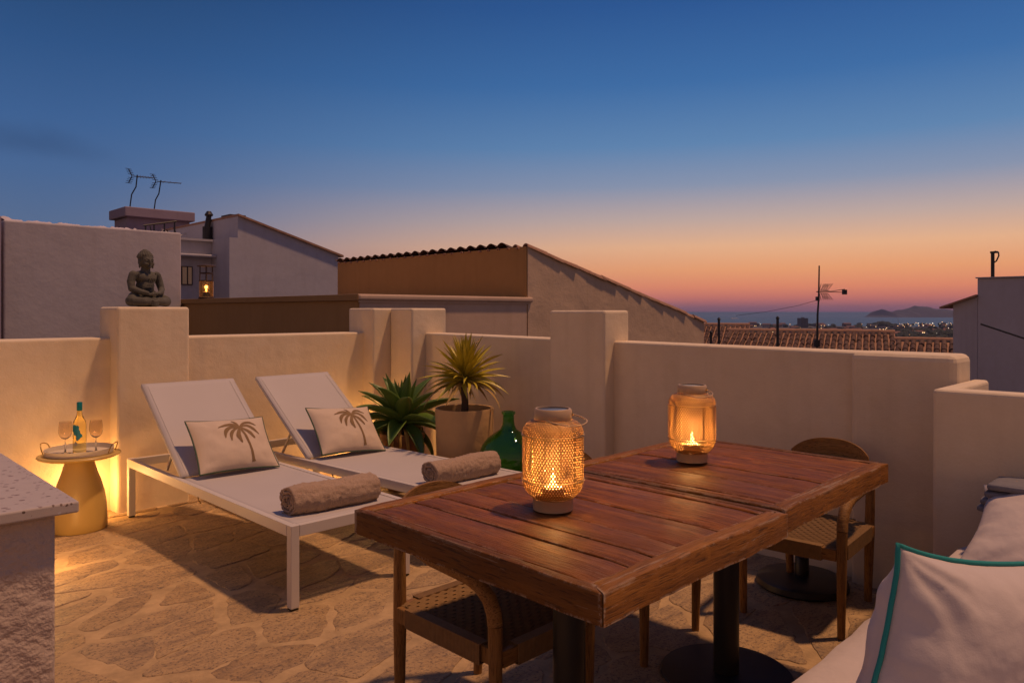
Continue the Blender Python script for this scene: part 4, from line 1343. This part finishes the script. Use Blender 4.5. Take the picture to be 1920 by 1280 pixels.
    m.build('palm_print', M['print'], t, rot=rot, smooth=True)
    return t
def on_lounger(org, a, x, y, z):
    return Vector(org) + Matrix.Rotation(a, 3, 'Z') @ Vector((x, y, z))
palm_cushion('linen cushion with a brown palm print on the lounger nearer the wine table', on_lounger(W(1.467, 2.262), 0, .012, (3.270 - 2.262) * K, .532), R(1), R(47), R(-3), 1)
palm_cushion('linen cushion with a brown palm print on the lounger nearer the plants', on_lounger(L2, A2, .012, (3.270 - 2.262) * K, .532), A2 + R(-2), R(47), R(-5), 2)

# ---- rolled towels
def towel(label, loc, rz, seed, L=.47, R0=.076):
    rs = random.Random(seed)
    t = thing('rolled_towel', label, 'towel', loc, rz, 'rolled beige towels on the loungers')
    m = MB()
    turns = 3.6; n = int(turns * 52)
    NX = 70
    pitch = R0 / (turns + .35)
    def ribbon(i, x, off):
        a = 2 * PI * turns * i / n
        r = pitch * .35 + pitch * (a / (2 * PI)) + off
        ph = a - 2 * PI * turns - R(60)
        w = .011 * noise.noise(Vector((math.cos(ph) * 1.3, math.sin(ph) * 1.3, x * 6 + seed))) + .004 * noise.noise(Vector((math.cos(ph) * 5, math.sin(ph) * 5, x * 22 + seed)))
        sag = .92
        return Vector((x, (r + w) * math.cos(ph) * 1.04, (r + w) * math.sin(ph) * sag))
    vs = []
    for i in range(n + 1):
        for j in range(NX + 1):
            s = j / NX * 2 - 1
            # the ends are uneven from turn to turn
            e = 1 + .035 * noise.noise(Vector((i * .055, seed * 3, s > 0))) + .018 * math.sin(i * .125 + seed)
            x = s * L / 2 * e
            vs.append(ribbon(i, x, 0))
    w = NX + 1
    fs = [(i * w + j, (i + 1) * w + j, (i + 1) * w + j + 1, i * w + j + 1) for i in range(n) for j in range(NX)]
    m.add(vs, fs)
    o = m.build('towel_roll', M['towel'], t, (0, 0, R0 * .93), smooth=True)
    sm = o.modifiers.new('thick', 'SOLIDIFY'); sm.thickness = pitch * .72; sm.offset = 0; sm.use_rim = True
    dsp = o.modifiers.new('fuzz', 'DISPLACE')
    tx = bpy.data.textures.get('towel_fuzz') or bpy.data.textures.new('towel_fuzz', 'CLOUDS'); tx.noise_scale = .014; tx.noise_depth = 2
    dsp.texture = tx; dsp.strength = .014; dsp.mid_level = .5
    return t
towel('rolled beige towel on the foot of the lounger nearer the camera', on_lounger(W(1.467, 2.262), 0, .0, .20, LH - .013), R(-4), 3)
towel('rolled beige towel on the foot of the lounger nearer the green bottle', on_lounger(L2, A2, -.01, .20, LH - .013), A2 + R(-6), 8)
# ---- side table with the wine tray
stt = thing('side_table', 'ochre mushroom shaped side table by the left wall', 'side table', W(1.0, 3.825))
MB().lathe([(.150, 0), (.154, .01), (.153, .06), (.149, .14), (.138, .22), (.120, .29), (.098, .35), (.084, .40), (.080, .43)], 48).build('pedestal', M['table_paint'], stt, smooth=50)
MB().lathe([(.08, .428), (.15, .432), (.20, .440), (.225, .450), (.229, .456), (.226, .461), (.215, .463), (.001, .463)], 56).build('table_top', M['table_paint'], stt, smooth=50)
tr = thing('tray', 'round cream tray with two wire handles on the ochre side table', 'tray', W(1.0, 3.825) + Vector((.0, .0, .4635)), R(-38))
MB().lathe([(.182, 0), (.186, .003), (.190, .034), (.187, .035), (.182, .006), (.001, .005)], 48, capt=False).build('tray_dish', M['tray'], tr, smooth=40)
for s in (-1, 1):
    MB().tube([(s * .189, -.05, .008), (s * .196, -.05, .028), (s * .205, -.045, .055), (s * .216, -.02, .066), (s * .218, 0, .067), (s * .216, .02, .066), (s * .205, .045, .055), (s * .196, .05, .028), (s * .189, .05, .008)], .0032, 7).build('handle', M['tray_handle'], tr, smooth=True)
def wine_glass(label, loc):
    t = thing('wine_glass', label, 'wine glass', loc, 0, 'wine glasses on the tray')
    MB().lathe([(.033, 0), (.033, .002), (.012, .006), (.0042, .012), (.0038, .085)], 28, capt=True).build('stem', M['clear_glass'], t, smooth=60)
    MB().lathe([(.004, .0855), (.018, .092), (.032, .108), (.0385, .132), (.0375, .160), (.0335, .195), (.0322, .195), (.0362, .160), (.0372, .132), (.031, .110), (.017, .0945), (.001, .0905)], 32, capb=True, capt=False).build('bowl', M['smoke_glass'], t, smooth=60)
    return t
tb = W(1.0, 3.825) + Vector((0, 0, .4692))
wine_glass('smoky wine glass left of the bottle on the tray', tb + RT * -.070 + FW * -.03)
wine_glass('smoky wine glass right of the bottle on the tray', tb + RT * .085 + FW * .03)
bo = thing('wine_bottle', 'white wine bottle with teal foil and label on the tray', 'bottle', tb + RT * .012 + FW * -.02, R(-45))
MB().lathe([(.032, 0), (.0365, .004), (.037, .02), (.037, .175), (.034, .195), (.024, .215), (.0155, .235), (.0140, .262)], 36, capt=True).build('glass_body', M['wine'], bo, smooth=50)
MB().lathe([(.0152, .2625), (.0158, .264), (.0155, .312), (.0142, .3145), (.001, .315)], 24, capt=False).build('foil', M['wax_seal'], bo, smooth=50)
# irregular printed label wrapped on the glass
def wrap(pts_):
    m = MB()
    n = len(pts_)
    cx_ = sum(p[0] for p in pts_) / n; cz = sum(p[1] for p in pts_) / n
    rings = 5; vs = []
    for k in range(rings + 1):
        f = k / rings
        for x, z in pts_:
            xx, zz = cx_ + (x - cx_) * f, cz + (z - cz) * f
            a = -PI / 2 + xx / .037
            vs.append((.0377 * math.cos(a), .0377 * math.sin(a), zz))
    m.add(vs, [(k * n + i, k * n + (i + 1) % n, (k + 1) * n + (i + 1) % n, (k + 1) * n + i) for k in range(rings) for i in range(n)])
    return m
out = [(-.030, .165), (-.022, .178), (-.008, .180), (.002, .172), (.010, .176), (.018, .165), (.016, .150), (.022, .142), (.024, .125), (.034, .118), (.036, .105), (.026, .100), (.020, .092), (.006, .080), (.000, .088), (.006, .100), (-.002, .112), (-.014, .118), (-.016, .132), (-.028, .140), (-.026, .152)]
wrap(out).build('label_print', M['label_teal'], bo, smooth=True)
wrap([(-.018, .06), (-.012, .072), (0, .075), (.012, .06), (.004, .05), (-.012, .05)]).build('label_patch', M['tile_paper'], bo, smooth=True)

# ---- small candle jars on the floor that light the wall corners
def candle_jar(label, loc, power, rad=.03):
    t = thing('candle_jar', label, 'candle jar', loc, 0)
    MB().lathe([(.042, 0), (.045, .003), (.046, .10), (.043, .10), (.042, .006), (.001, .006)], 24, capt=False).build('jar', M['tray'], t, smooth=40)
    MB().lathe([(.038, .0065), (.038, .07), (.001, .07)], 20, capt=False).build('candle', M['candle'], t, smooth=40)
    candle_flame(t, (0, 0, .075), 1.1)
    lamp_light('candle_light', t, (0, 0, .20), power, rad)
    return t
candle_jar('small lit candle jar on the floor in the wall corner behind the ochre side table', W(1.06, 3.985), 8.5, .09)
candle_jar('small lit candle jar on the floor beside the corner pillar behind the second lounger', W(2.585, 3.95), 8, .08)
candle_jar('small lit candle jar on the floor between the plastered counter and the ochre side table', W(.70, 3.30), 9, .09)

# ---- agave in a brown pot
ag = thing('agave', 'broad leaved green agave in a brown pot beside the second lounger', 'potted plant', W(2.52, 3.40), R(-20))
MB().lathe([(.11, 0), (.125, .02), (.150, .20), (.158, .37), (.170, .385), (.170, .425), (.160, .428), (.150, .425), (.148, .40)], 36, capt=False).build('pot', M['terracotta'], ag, smooth=40)
MB().lathe([(.148, .395), (.001, .405)], 24, capb=False, capt=False).build('soil', M['soil'], ag)
def agave_leaf(L, w, curl):
    m = MB()
    N = 14; C = 6
    vs = []
    for i in range(N + 1):
        t = i / N
        ww = w * (.55 + .45 * math.sin(min(1, t / .45) * PI / 2)) * (1 - max(0, (t - .35) / .65) ** 1.9)
        if i == N: ww = .001
        ang = curl * t
        x = L * (math.sin(ang) / curl if abs(curl) > 1e-3 else t)
        z = -L * ((1 - math.cos(ang)) / curl if abs(curl) > 1e-3 else 0)
        for k in range(C + 1):
            s = k / C * 2 - 1
            cup = .42 * abs(s) ** 1.6 * ww
            vs.append((x - math.sin(-ang) * 0 + math.sin(ang) * cup, s * ww * .5 * 1.0, z + math.cos(ang) * cup))
    fs = [(i * (C + 1) + k, i * (C + 1) + k + 1, (i + 1) * (C + 1) + k + 1, (i + 1) * (C + 1) + k) for i in range(N) for k in range(C)]
    m.add(vs, fs)
    return m.mesh('leaf', M['agave'], True)
AL = [agave_leaf(1, .30, .35), agave_leaf(1, .28, .8), agave_leaf(1, .27, -.25)]
ra_ = random.Random(4)
nL = 31
for i in range(nL):
    f = i / (nL - 1)                   # 0 = outer, 1 = innermost
    az = i * 2.39996 + ra_.uniform(-.2, .2)
    el = R(-24 + 106 * f ** .72 + ra_.uniform(-6, 6))
    Ls = .36 + .10 * math.sin(f * PI) - .07 * f + ra_.uniform(-.02, .03)
    me = AL[1] if f < .35 else AL[0] if f < .75 else AL[2]
    o = place('leaf', me, ag, (.02 * math.cos(az), .02 * math.sin(az), .47 + .06 * f), Euler((ra_.uniform(-.15, .15), -el, az)))
    o.scale = (Ls, Ls * (1.05 if f < .8 else .8), Ls)
    sm = o.modifiers.new('thick', 'SOLIDIFY'); sm.thickness = .012; sm.offset = -1
for i in range(9):                       # withered leaves hanging over the rim
    az = ra_.uniform(-2.4, .6)
    pts = [(.10 * math.cos(az), .10 * math.sin(az), .47), (.165 * math.cos(az), .165 * math.sin(az), .45), (.185 * math.cos(az + .05), .185 * math.sin(az + .05), .36), (.18 * math.cos(az + .1), .18 * math.sin(az + .1), ra_.uniform(.12, .25))]
    MB().tube(pts, [.008, .012, .009, .002], 6, sq=.4).build('dry_leaf', M['yucca_dry'], ag, smooth=True)
MB().lathe([(.045, .40), (.055, .47), (.03, .52)], 12).build('stem', M['bark'], ag, smooth=True)

# ---- yucca in a pale clay pot
yu = thing('yucca', 'spiky yellow green yucca on a stem in a pale clay pot', 'potted plant', W(2.585, 2.94), R(10))
MB().lathe([(.185, 0), (.192, .02), (.196, .25), (.203, .50), (.208, .645), (.206, .66), (.186, .658), (.182, .60)], 44, capt=False).build('pot', M['clay'], yu, smooth=40)
MB().lathe([(.183, .600), (.09, .606), (.001, .61)], 28, capb=False, capt=False).build('soil', M['soil'], yu)
MB().tube([(0, 0, .58), (.006, 0, .70), (-.004, .004, .80), (0, 0, .90), (0, 0, .95)], [.030, .024, .022, .024, .012], 10).build('stem', M['bark'], yu, smooth=True)
def blade(w, curl, mat):
    N = 9; vs = []
    for i in range(N + 1):
        t = i / N
        ww = w * (.5 + 1.0 * min(1, t / .3) * .5) * (1 - max(0, (t - .5) / .5) ** 1.6) if i < N else .0006
        ang = curl * t * t
        x = t * math.cos(ang * .5); z = -t * math.sin(ang * .5)
        for s in (-1, 0, 1): vs.append((x, s * ww / 2, z + abs(s) * ww * .28))
    return MB().add(vs, [(i * 3 + k, i * 3 + k + 1, (i + 1) * 3 + k + 1, (i + 1) * 3 + k) for i in range(N) for k in (0, 1)]).mesh('leaf', mat, True)
YB = [blade(.105, .10, M['yucca']), blade(.10, .25, M['yucca']), blade(.11, .55, M['yucca']), blade(.10, .9, M['yucca_dry'])]
for i in range(125):
    f = i / 124
    az = i * 2.39996 + ra_.uniform(-.25, .25)
    el = R(-14 + 102 * f ** 1.15 + ra_.uniform(-9, 9))
    Ls = .305 + ra_.uniform(-.05, .035) - .03 * f
    me = YB[3] if f < .07 else YB[2] if f < .3 else YB[1] if f < .65 else YB[0]
    o = place('leaf', me, yu, (.014 * math.cos(az), .014 * math.sin(az), .835 + .08 * f), Euler((ra_.uniform(-.5, .5), -el, az)))
    o.scale = (Ls, Ls * ra_.uniform(.85, 1.15), Ls)

# ---- green glass demijohn
dj = thing('demijohn', 'big round green glass demijohn on the floor by the clay pot', 'demijohn', W(2.60, 2.625))
outer = [(.06, .004), (.13, .0), (.165, .012), (.188, .07), (.200, .15), (.206, .24), (.206, .32), (.198, .39), (.176, .45), (.140, .495), (.09, .53), (.055, .553), (.042, .58), (.038, .61), (.038, .650), (.046, .655), (.048, .667), (.044, .673)]
inner = [(.034, .673), (.033, .65), (.033, .61), (.037, .58), (.050, .555), (.086, .527), (.136, .490), (.171, .446), (.193, .388), (.201, .32), (.201, .24), (.195, .15), (.183, .072), (.16, .018), (.06, .012)]
MB().lathe(outer + inner, 56, capb=True, capt=True).build('glass_bottle', M['green_glass'], dj, smooth=60)

# ---- storm lantern on the coping of the tan wing
sl = thing('storm_lantern', 'brown storm lantern with a lit candle on the coping of the tan wing', 'lantern', W(3.13, 7.55, 1.131) + Vector((0, 0, .001)), R(20))
MB().lathe([(.10, 0), (.102, .006), (.10, .022), (.085, .026)], 28).build('base', M['dark_wood'], sl, smooth=40)
MB().lathe([(.093, .0265), (.093, .235), (.0905, .235), (.0905, .0265)], 32, capb=False, capt=False).build('glass_cylinder', M['amber_glass'], sl, smooth=60)
for k in range(4):
    a = PI / 4 + k * PI / 2
    MB().tube([(.082 * math.cos(a), .082 * math.sin(a), .236), (.078 * math.cos(a), .078 * math.sin(a), .44)], .008, 6).build('post', M['dark_wood'], sl)
MB().lathe([(.094, .2355), (.096, .242), (.094, .252), (.086, .252), (.086, .2355)], 28, capb=False, capt=False).build('hoop', M['dark_wood'], sl, smooth=40)
MB().lathe([(.086, .34), (.09, .348), (.086, .356), (.074, .356), (.074, .34)], 28, capb=False, capt=False).build('hoop', M['dark_wood'], sl, smooth=40)
MB().lathe([(.118, .44), (.122, .446), (.11, .456), (.05, .468), (.001, .47)], 28, capt=False).build('roof', M['dark_wood'], sl, smooth=40)
MB().lathe([(.045, .027), (.046, .09), (.04, .094), (.001, .092)], 20, capt=False).build('candle', M['candle'], sl, smooth=40)
candle_flame(sl, (0, 0, .096), 1.6)
lamp_light('storm_light', sl, (0, 0, .16), 2.2, .02)

# ---- seated stone statue on the pillar, facing the terrace (local front = -y)
def statue():
    t = thing('stone_statue', 'dark mossy stone statue of a seated meditating figure on the left pillar', 'statue', W(1.385, 4.105, 1.024) + Vector((0, 0, .001)), R(14))
    m = MB()
    def B(c, r, *k):
        return m.blob(c, r, rot=k[0]) if len(k) == 1 else m.blob(c, r, *k)
    def rx(a): return Matrix.Rotation(R(a), 3, 'X')
    def rz_(a): return Matrix.Rotation(R(a), 3, 'Z')
    def ry(a): return Matrix.Rotation(R(a), 3, 'Y')
    # crossed legs and lap
    B((0, .0, .022), (.118, .078, .024))
    for s in (-1, 1):
        m.tube([(s * .035, .03, .052), (s * .085, -.005, .050), (s * .120, -.035, .040)], [.046, .042, .030], 14)
        B((s * .118, -.03, .036), (.034, .042, .034))
        m.tube([(s * .118, -.045, .032), (s * .06, -.082, .030), (-s * .02, -.088, .034)], [.030, .026, .018], 12)
        B((-s * .045, -.083, .048), (.034, .016, .012), rz_(-s * 12))
    # falling cloth between the legs
    B((0, -.098, .022), (.030, .014, .026)); B((0, -.092, .045), (.034, .014, .012))
    for k in range(4): m.tube([(-.024 + k * .003, -.108 - k * .001, .040 - k * .010), (0, -.114, .032 - k * .010), (.024 - k * .003, -.108, .040 - k * .010)], .0035, 6)
    # torso
    B((0, .012, .085), (.062, .048, .045)); B((0, .010, .130), (.060, .046, .05)); B((0, .008, .175), (.068, .044, .045)); B((0, .012, .200), (.080, .036, .026))
    B((-.030, -.020, .180), (.032, .016, .026)); B((.030, -.020, .180), (.032, .016, .026)); B((0, -.020, .112), (.044, .022, .04))
    # shoulders, arms, hands in the lap
    for s in (-1, 1):
        B((s * .082, .010, .196), (.026, .028, .026))
        m.tube([(s * .083, .010, .196), (s * .098, .008, .155), (s * .103, -.008, .112)], [.026, .025, .021], 12)
        B((s * .103, -.010, .110), (.022, .022, .020))
        m.tube([(s * .103, -.010, .110), (s * .070, -.058, .090), (s * .032, -.084, .080)], [.021, .018, .013], 12)
        B((s * .016, -.090, .078 + .004 * s), (.026, .014, .009))
        for k in range(4): m.tube([(s * .012, -.098 + k * .006, .080 + .004 * s), (-s * .022, -.100 + k * .006, .079 + .004 * s)], .0042, 6)
        m.tube([(s * .014, -.090, .084), (s * .006, -.092, .094), (0, -.092, .097)], .004, 6)
    # robe folds over one shoulder
    for k in range(4): m.tube([(.070 - k * .012, .0, .222 - k * .004), (.052 - k * .012, -.034, .190), (.030 - k * .013, -.050, .150), (-.004 - k * .012, -.054, .118), (-.05, -.040, .105 - k * .004)], .0030, 6)
    # neck, head
    m.tube([(0, .008, .205), (0, .004, .245)], [.032, .027], 12)
    B((0, .000, .285), (.042, .047, .054)); B((0, -.012, .266), (.034, .034, .034)); B((0, .010, .300), (.045, .046, .044))
    B((0, .012, .340), (.022, .022, .015)); B((0, .010, .338), (.032, .032, .016))
    B((0, -.047, .278), (.0058, .010, .015), rx(-14)); B((0, -.052, .270), (.0085, .007, .0055))
    for s in (-1, 1):
        m.tube([(s * .005, -.047, .292), (s * .018, -.045, .297), (s * .032, -.034, .291)], .0032, 6)
        B((s * .018, -.041, .284), (.011, .007, .0048)); B((s * .022, -.034, .265), (.014, .012, .014))
        B((s * .044, .004, .278), (.007, .012, .020)); B((s * .045, -.002, .254), (.006, .008, .017))
        m.tube([(0, -.045, .2565), (s * .013, -.042, .2575)], .0036, 6)
    B((0, -.040, .246), (.014, .012, .009))
    # hair curls
    for j in range(6):
        th_ = R(14 + j * 13)
        n = int(5 + 16 * math.sin(th_))
        for i in range(n):
            a = 2 * PI * (i + j * .5) / n
            p = Vector((.047 * math.sin(th_) * math.cos(a), .010 + .048 * math.sin(th_) * math.sin(a), .300 + .046 * math.cos(th_)))
            if p.y < -.022 and p.z < .318: continue
            B(p, (.0062, .0062, .0062), 6, 4)
    for j in range(3):
        for i in range(9): 
            a = 2 * PI * i / 9 + j
            B((.021 * math.cos(a) * (1 - j * .3), .012 + .021 * math.sin(a) * (1 - j * .3), .341 + j * .006), (.006, .006, .006), 6, 4)
    for v_ in range(len(m.v)):
        x, y, z = m.v[v_]; m.v[v_] = (x * 1.08, y * 1.06, z * 1.135)
    o = m.build('figure', M['statue'], t, smooth=True)
    rm = o.modifiers.new('fuse', 'REMESH'); rm.mode = 'VOXEL'; rm.voxel_size = .0034; rm.use_smooth_shade = True
    s2_ = o.modifiers.new('soft', 'SMOOTH'); s2_.factor = .5; s2_.iterations = 2
    return t
statue()

# ---- sofa bench with white cushions at the right
sf = thing('sofa_bench', 'white covered sofa bench along the near right side', 'sofa', W(1.3, .1))
off = sf.location
box_obj('plinth', (.55 * K - off.x, -.5 * K - off.y, 0), (2.49 * K - off.x, .545 * K - off.y, .20 * K), M['wall'], sf, .012)
def soft_box(a, b, r, sd, nx=40, ny=26, amp=.008):
    # cushion block with rounded, slightly rumpled faces
    c = [(p + q) / 2 for p, q in zip(a, b)]; d = [abs(q - p) / 2 for p, q in zip(a, b)]
    bm = bmesh.new()
    bmesh.ops.create_cube(bm, size=2)
    bmesh.ops.subdivide_edges(bm, edges=bm.edges[:], cuts=24, use_grid_fill=True)
    for v in bm.verts:
        p = v.co
        e = Vector((p.x * d[0], p.y * d[1], p.z * d[2]))
        q = Vector([max(-d[i] + r, min(d[i] - r, e[i])) for i in range(3)])
        dv = e - q
        if dv.length > 1e-6: e = q + dv.normalized() * min(r, dv.length if sum(abs(x) > 1e-6 for x in dv) == 1 else r)
        if p.z > .5: e.z += .012 * (1 - p.x ** 4) * (1 - p.y ** 4)
        n = noise.fractal(Vector((e.x * 5 + sd, e.y * 7, e.z * 7)), 1, 2, 4)
        e += v.normal * n * amp
        v.co = e
    me = bpy.data.meshes.new('seat_cushion'); bm.to_mesh(me); bm.free()
    me.polygons.foreach_set('use_smooth', [True] * len(me.polygons))
    me.materials.append(M['white_cotton'])
    return me, c
me, c = soft_box((.50 * K, -.52 * K, .203 * K), (2.46 * K, .60 * K, .335 * K), .045, 3, amp=.010)
place('seat_cushion', me, sf, Vector(c) - off)

# free-standing pillow: local x = width, local y = height, local z = face normal
def pillow(name, label, P0, ex, ey, hw, hh, T, seed, piping=None, group=None, sag=.0, mat='white_cotton', amp=.012, shear=0.0):
    # P0 = centre, ex/ey = in-plane axes
    ex = Vector(ex).normalized(); ey = (Vector(ey) - ex * Vector(ey).dot(ex)).normalized(); ez = ex.cross(ey)
    t = thing(name, label, 'pillow', P0, 0, group)
    t.rotation_euler = Matrix((ex, ey, ez)).transposed().to_euler()
    def outline(a, b):
        x = hw * a * (1 - .075 * (1 - b * b)); y = hh * b * (1 - .09 * (1 - a * a))
        k = (abs(a) * abs(b)) ** 6
        return x * (1 + .03 * k) - shear * (hh - y), y * (1 + .03 * k)
    def fold(x, y, a, b, sg):
        # creases running in from the corners and the seam
        e = max(abs(a), abs(b))
        f = noise.fractal(Vector((x * 4 + seed, y * 4, sg * 3)), 1, 2.2, 4) * amp
        for sx, sy in ((-1, 1), (1, 1), (-1, -1), (1, -1)):
            dx, dy = a - sx * 1.02, b - sy * 1.02
            r = math.hypot(dx, dy); an = math.atan2(dy * sy, dx * sx)
            f += amp * .42 * math.exp(-((r - .45) / .40) ** 2) * math.sin(an * 13 + seed + sx + 1.5 * noise.noise(Vector((x * 8, y * 8, seed)))) * min(1, r * 4)
        f += amp * .45 * math.sin(x * 34 + 5 * noise.noise(Vector((x * 6, y * 6, seed)))) * max(0, abs(b) - .5) * 1.6
        f += amp * .8 * math.sin((y if abs(a) > abs(b) else x) * 62 + 4 * noise.noise(Vector((x * 5, y * 5, seed + 2)))) * max(0, e - .62) * 2.2
        return f * (1 - e ** 14)
    def face(sg):
        def fn(s, q):
            a, b = 2 * s - 1, 2 * q - 1
            x, y = outline(a, b)
            aa, bb_ = min(1, abs(a)), min(1, abs(b))
            z = T * ((1 - aa ** 2.8) ** .55) * ((1 - bb_ ** 2.8) ** .55)
            z *= 1 - .25 * b * sag
            w = .010 * noise.noise(Vector((x * 7 + seed, y * 7, 1))) * (max(aa, bb_) ** 3)
            return Vector((x, y, sg * (z + fold(x, y, a, b, sg)) + w))
        return fn
    m = MB().grid(face(1), 96, 96)
    m2 = MB().grid(face(-1), 60, 60)
    m.add(m2.v, [f[::-1] for f in m2.f])
    m.build('cover', M[mat], t, smooth=True)
    if piping:
        pts = []; N = 40
        for i in range(N): pts.append((-1 + 2 * i / N, -1))
        for i in range(N): pts.append((1, -1 + 2 * i / N))
        for i in range(N): pts.append((1 - 2 * i / N, 1))
        for i in range(N + 1): pts.append((-1, 1 - 2 * i / N))
        f1 = face(1)
        pp = []
        for a, b in pts:
            p = f1((a + 1) / 2, (b + 1) / 2)
            x, y = p.x, p.y
            l = math.hypot(x, y)
            pp.append(Vector((x * (1 + .004 / l), y * (1 + .004 / l), p.z + .002 * noise.noise(Vector((x * 30, y * 30, 0))))))
        MB().tube(pp, .0052, 8, cap=False).build('piping', M[piping], t, smooth=True)
    return t
# front pillow: left edge runs from the seat up to its far top corner, top edge runs toward the low wall
tl = Vector((1.567, .485, .873))
exn = Vector((.918, -.356, -.176)).normalized()
ey = Vector((.165, -.063, .984)); ey = (ey - exn * ey.dot(exn)).normalized()
hw, hh = .255, .218
P0 = tl + exn * hw - ey * hh
pillow('pillow', 'white pillow with teal piping leaning on the sofa at the lower right corner', P0, exn, ey, hw, hh, .115, 2.0, 'teal', None, amp=.010, shear=.17)
bl = W(2.08, .56, .345); tl = W(2.44, .505, .505)
ey = tl - bl; ex = Vector((.0, -1.0, 0)); hh = ey.length / 2; hw = .36
pillow('pillow', 'plain white pillow lying against the low wall at the right edge', (bl + tl) / 2 + Vector((0, -hw, .0)), ex, ey, hw, hh, .095, 7.0, None, None, amp=.006)
gb = thing('folded_blanket', 'folded blue grey blanket on the bench against the low wall', 'blanket', W(2.41, .26, .0))
for k in range(4):
    me, c = soft_box((-.085 - .004 * k, -.50, .60 + .029 * k), (.085 + .003 * k, .37 - .012 * k, .627 + .029 * k), .012, k * 3, amp=.004)
    me.materials.clear(); me.materials.append(M['grey_blanket'])
    place('fold', me, gb, c)

# ---- evening air over the coast
hz = MB().span((-7000, -7000, -45), (7000, 7000, 44)).build('haze', None)
hm = bpy.data.materials.new('evening_haze'); hm.use_nodes = True
ht = hm.node_tree; ht.nodes.clear()
hv = ht.nodes.new('ShaderNodeVolumePrincipled'); hv.inputs['Color'].default_value = (.50, .60, .95, 1); hv.inputs['Density'].default_value = 6.5e-5
ho = ht.nodes.new('ShaderNodeOutputMaterial'); ht.links.new(hv.outputs[0], ho.inputs['Volume'])
hz.data.materials.append(hm)
tag(hz, 'thin blue evening haze over the town and sea', None, None, 'stuff')
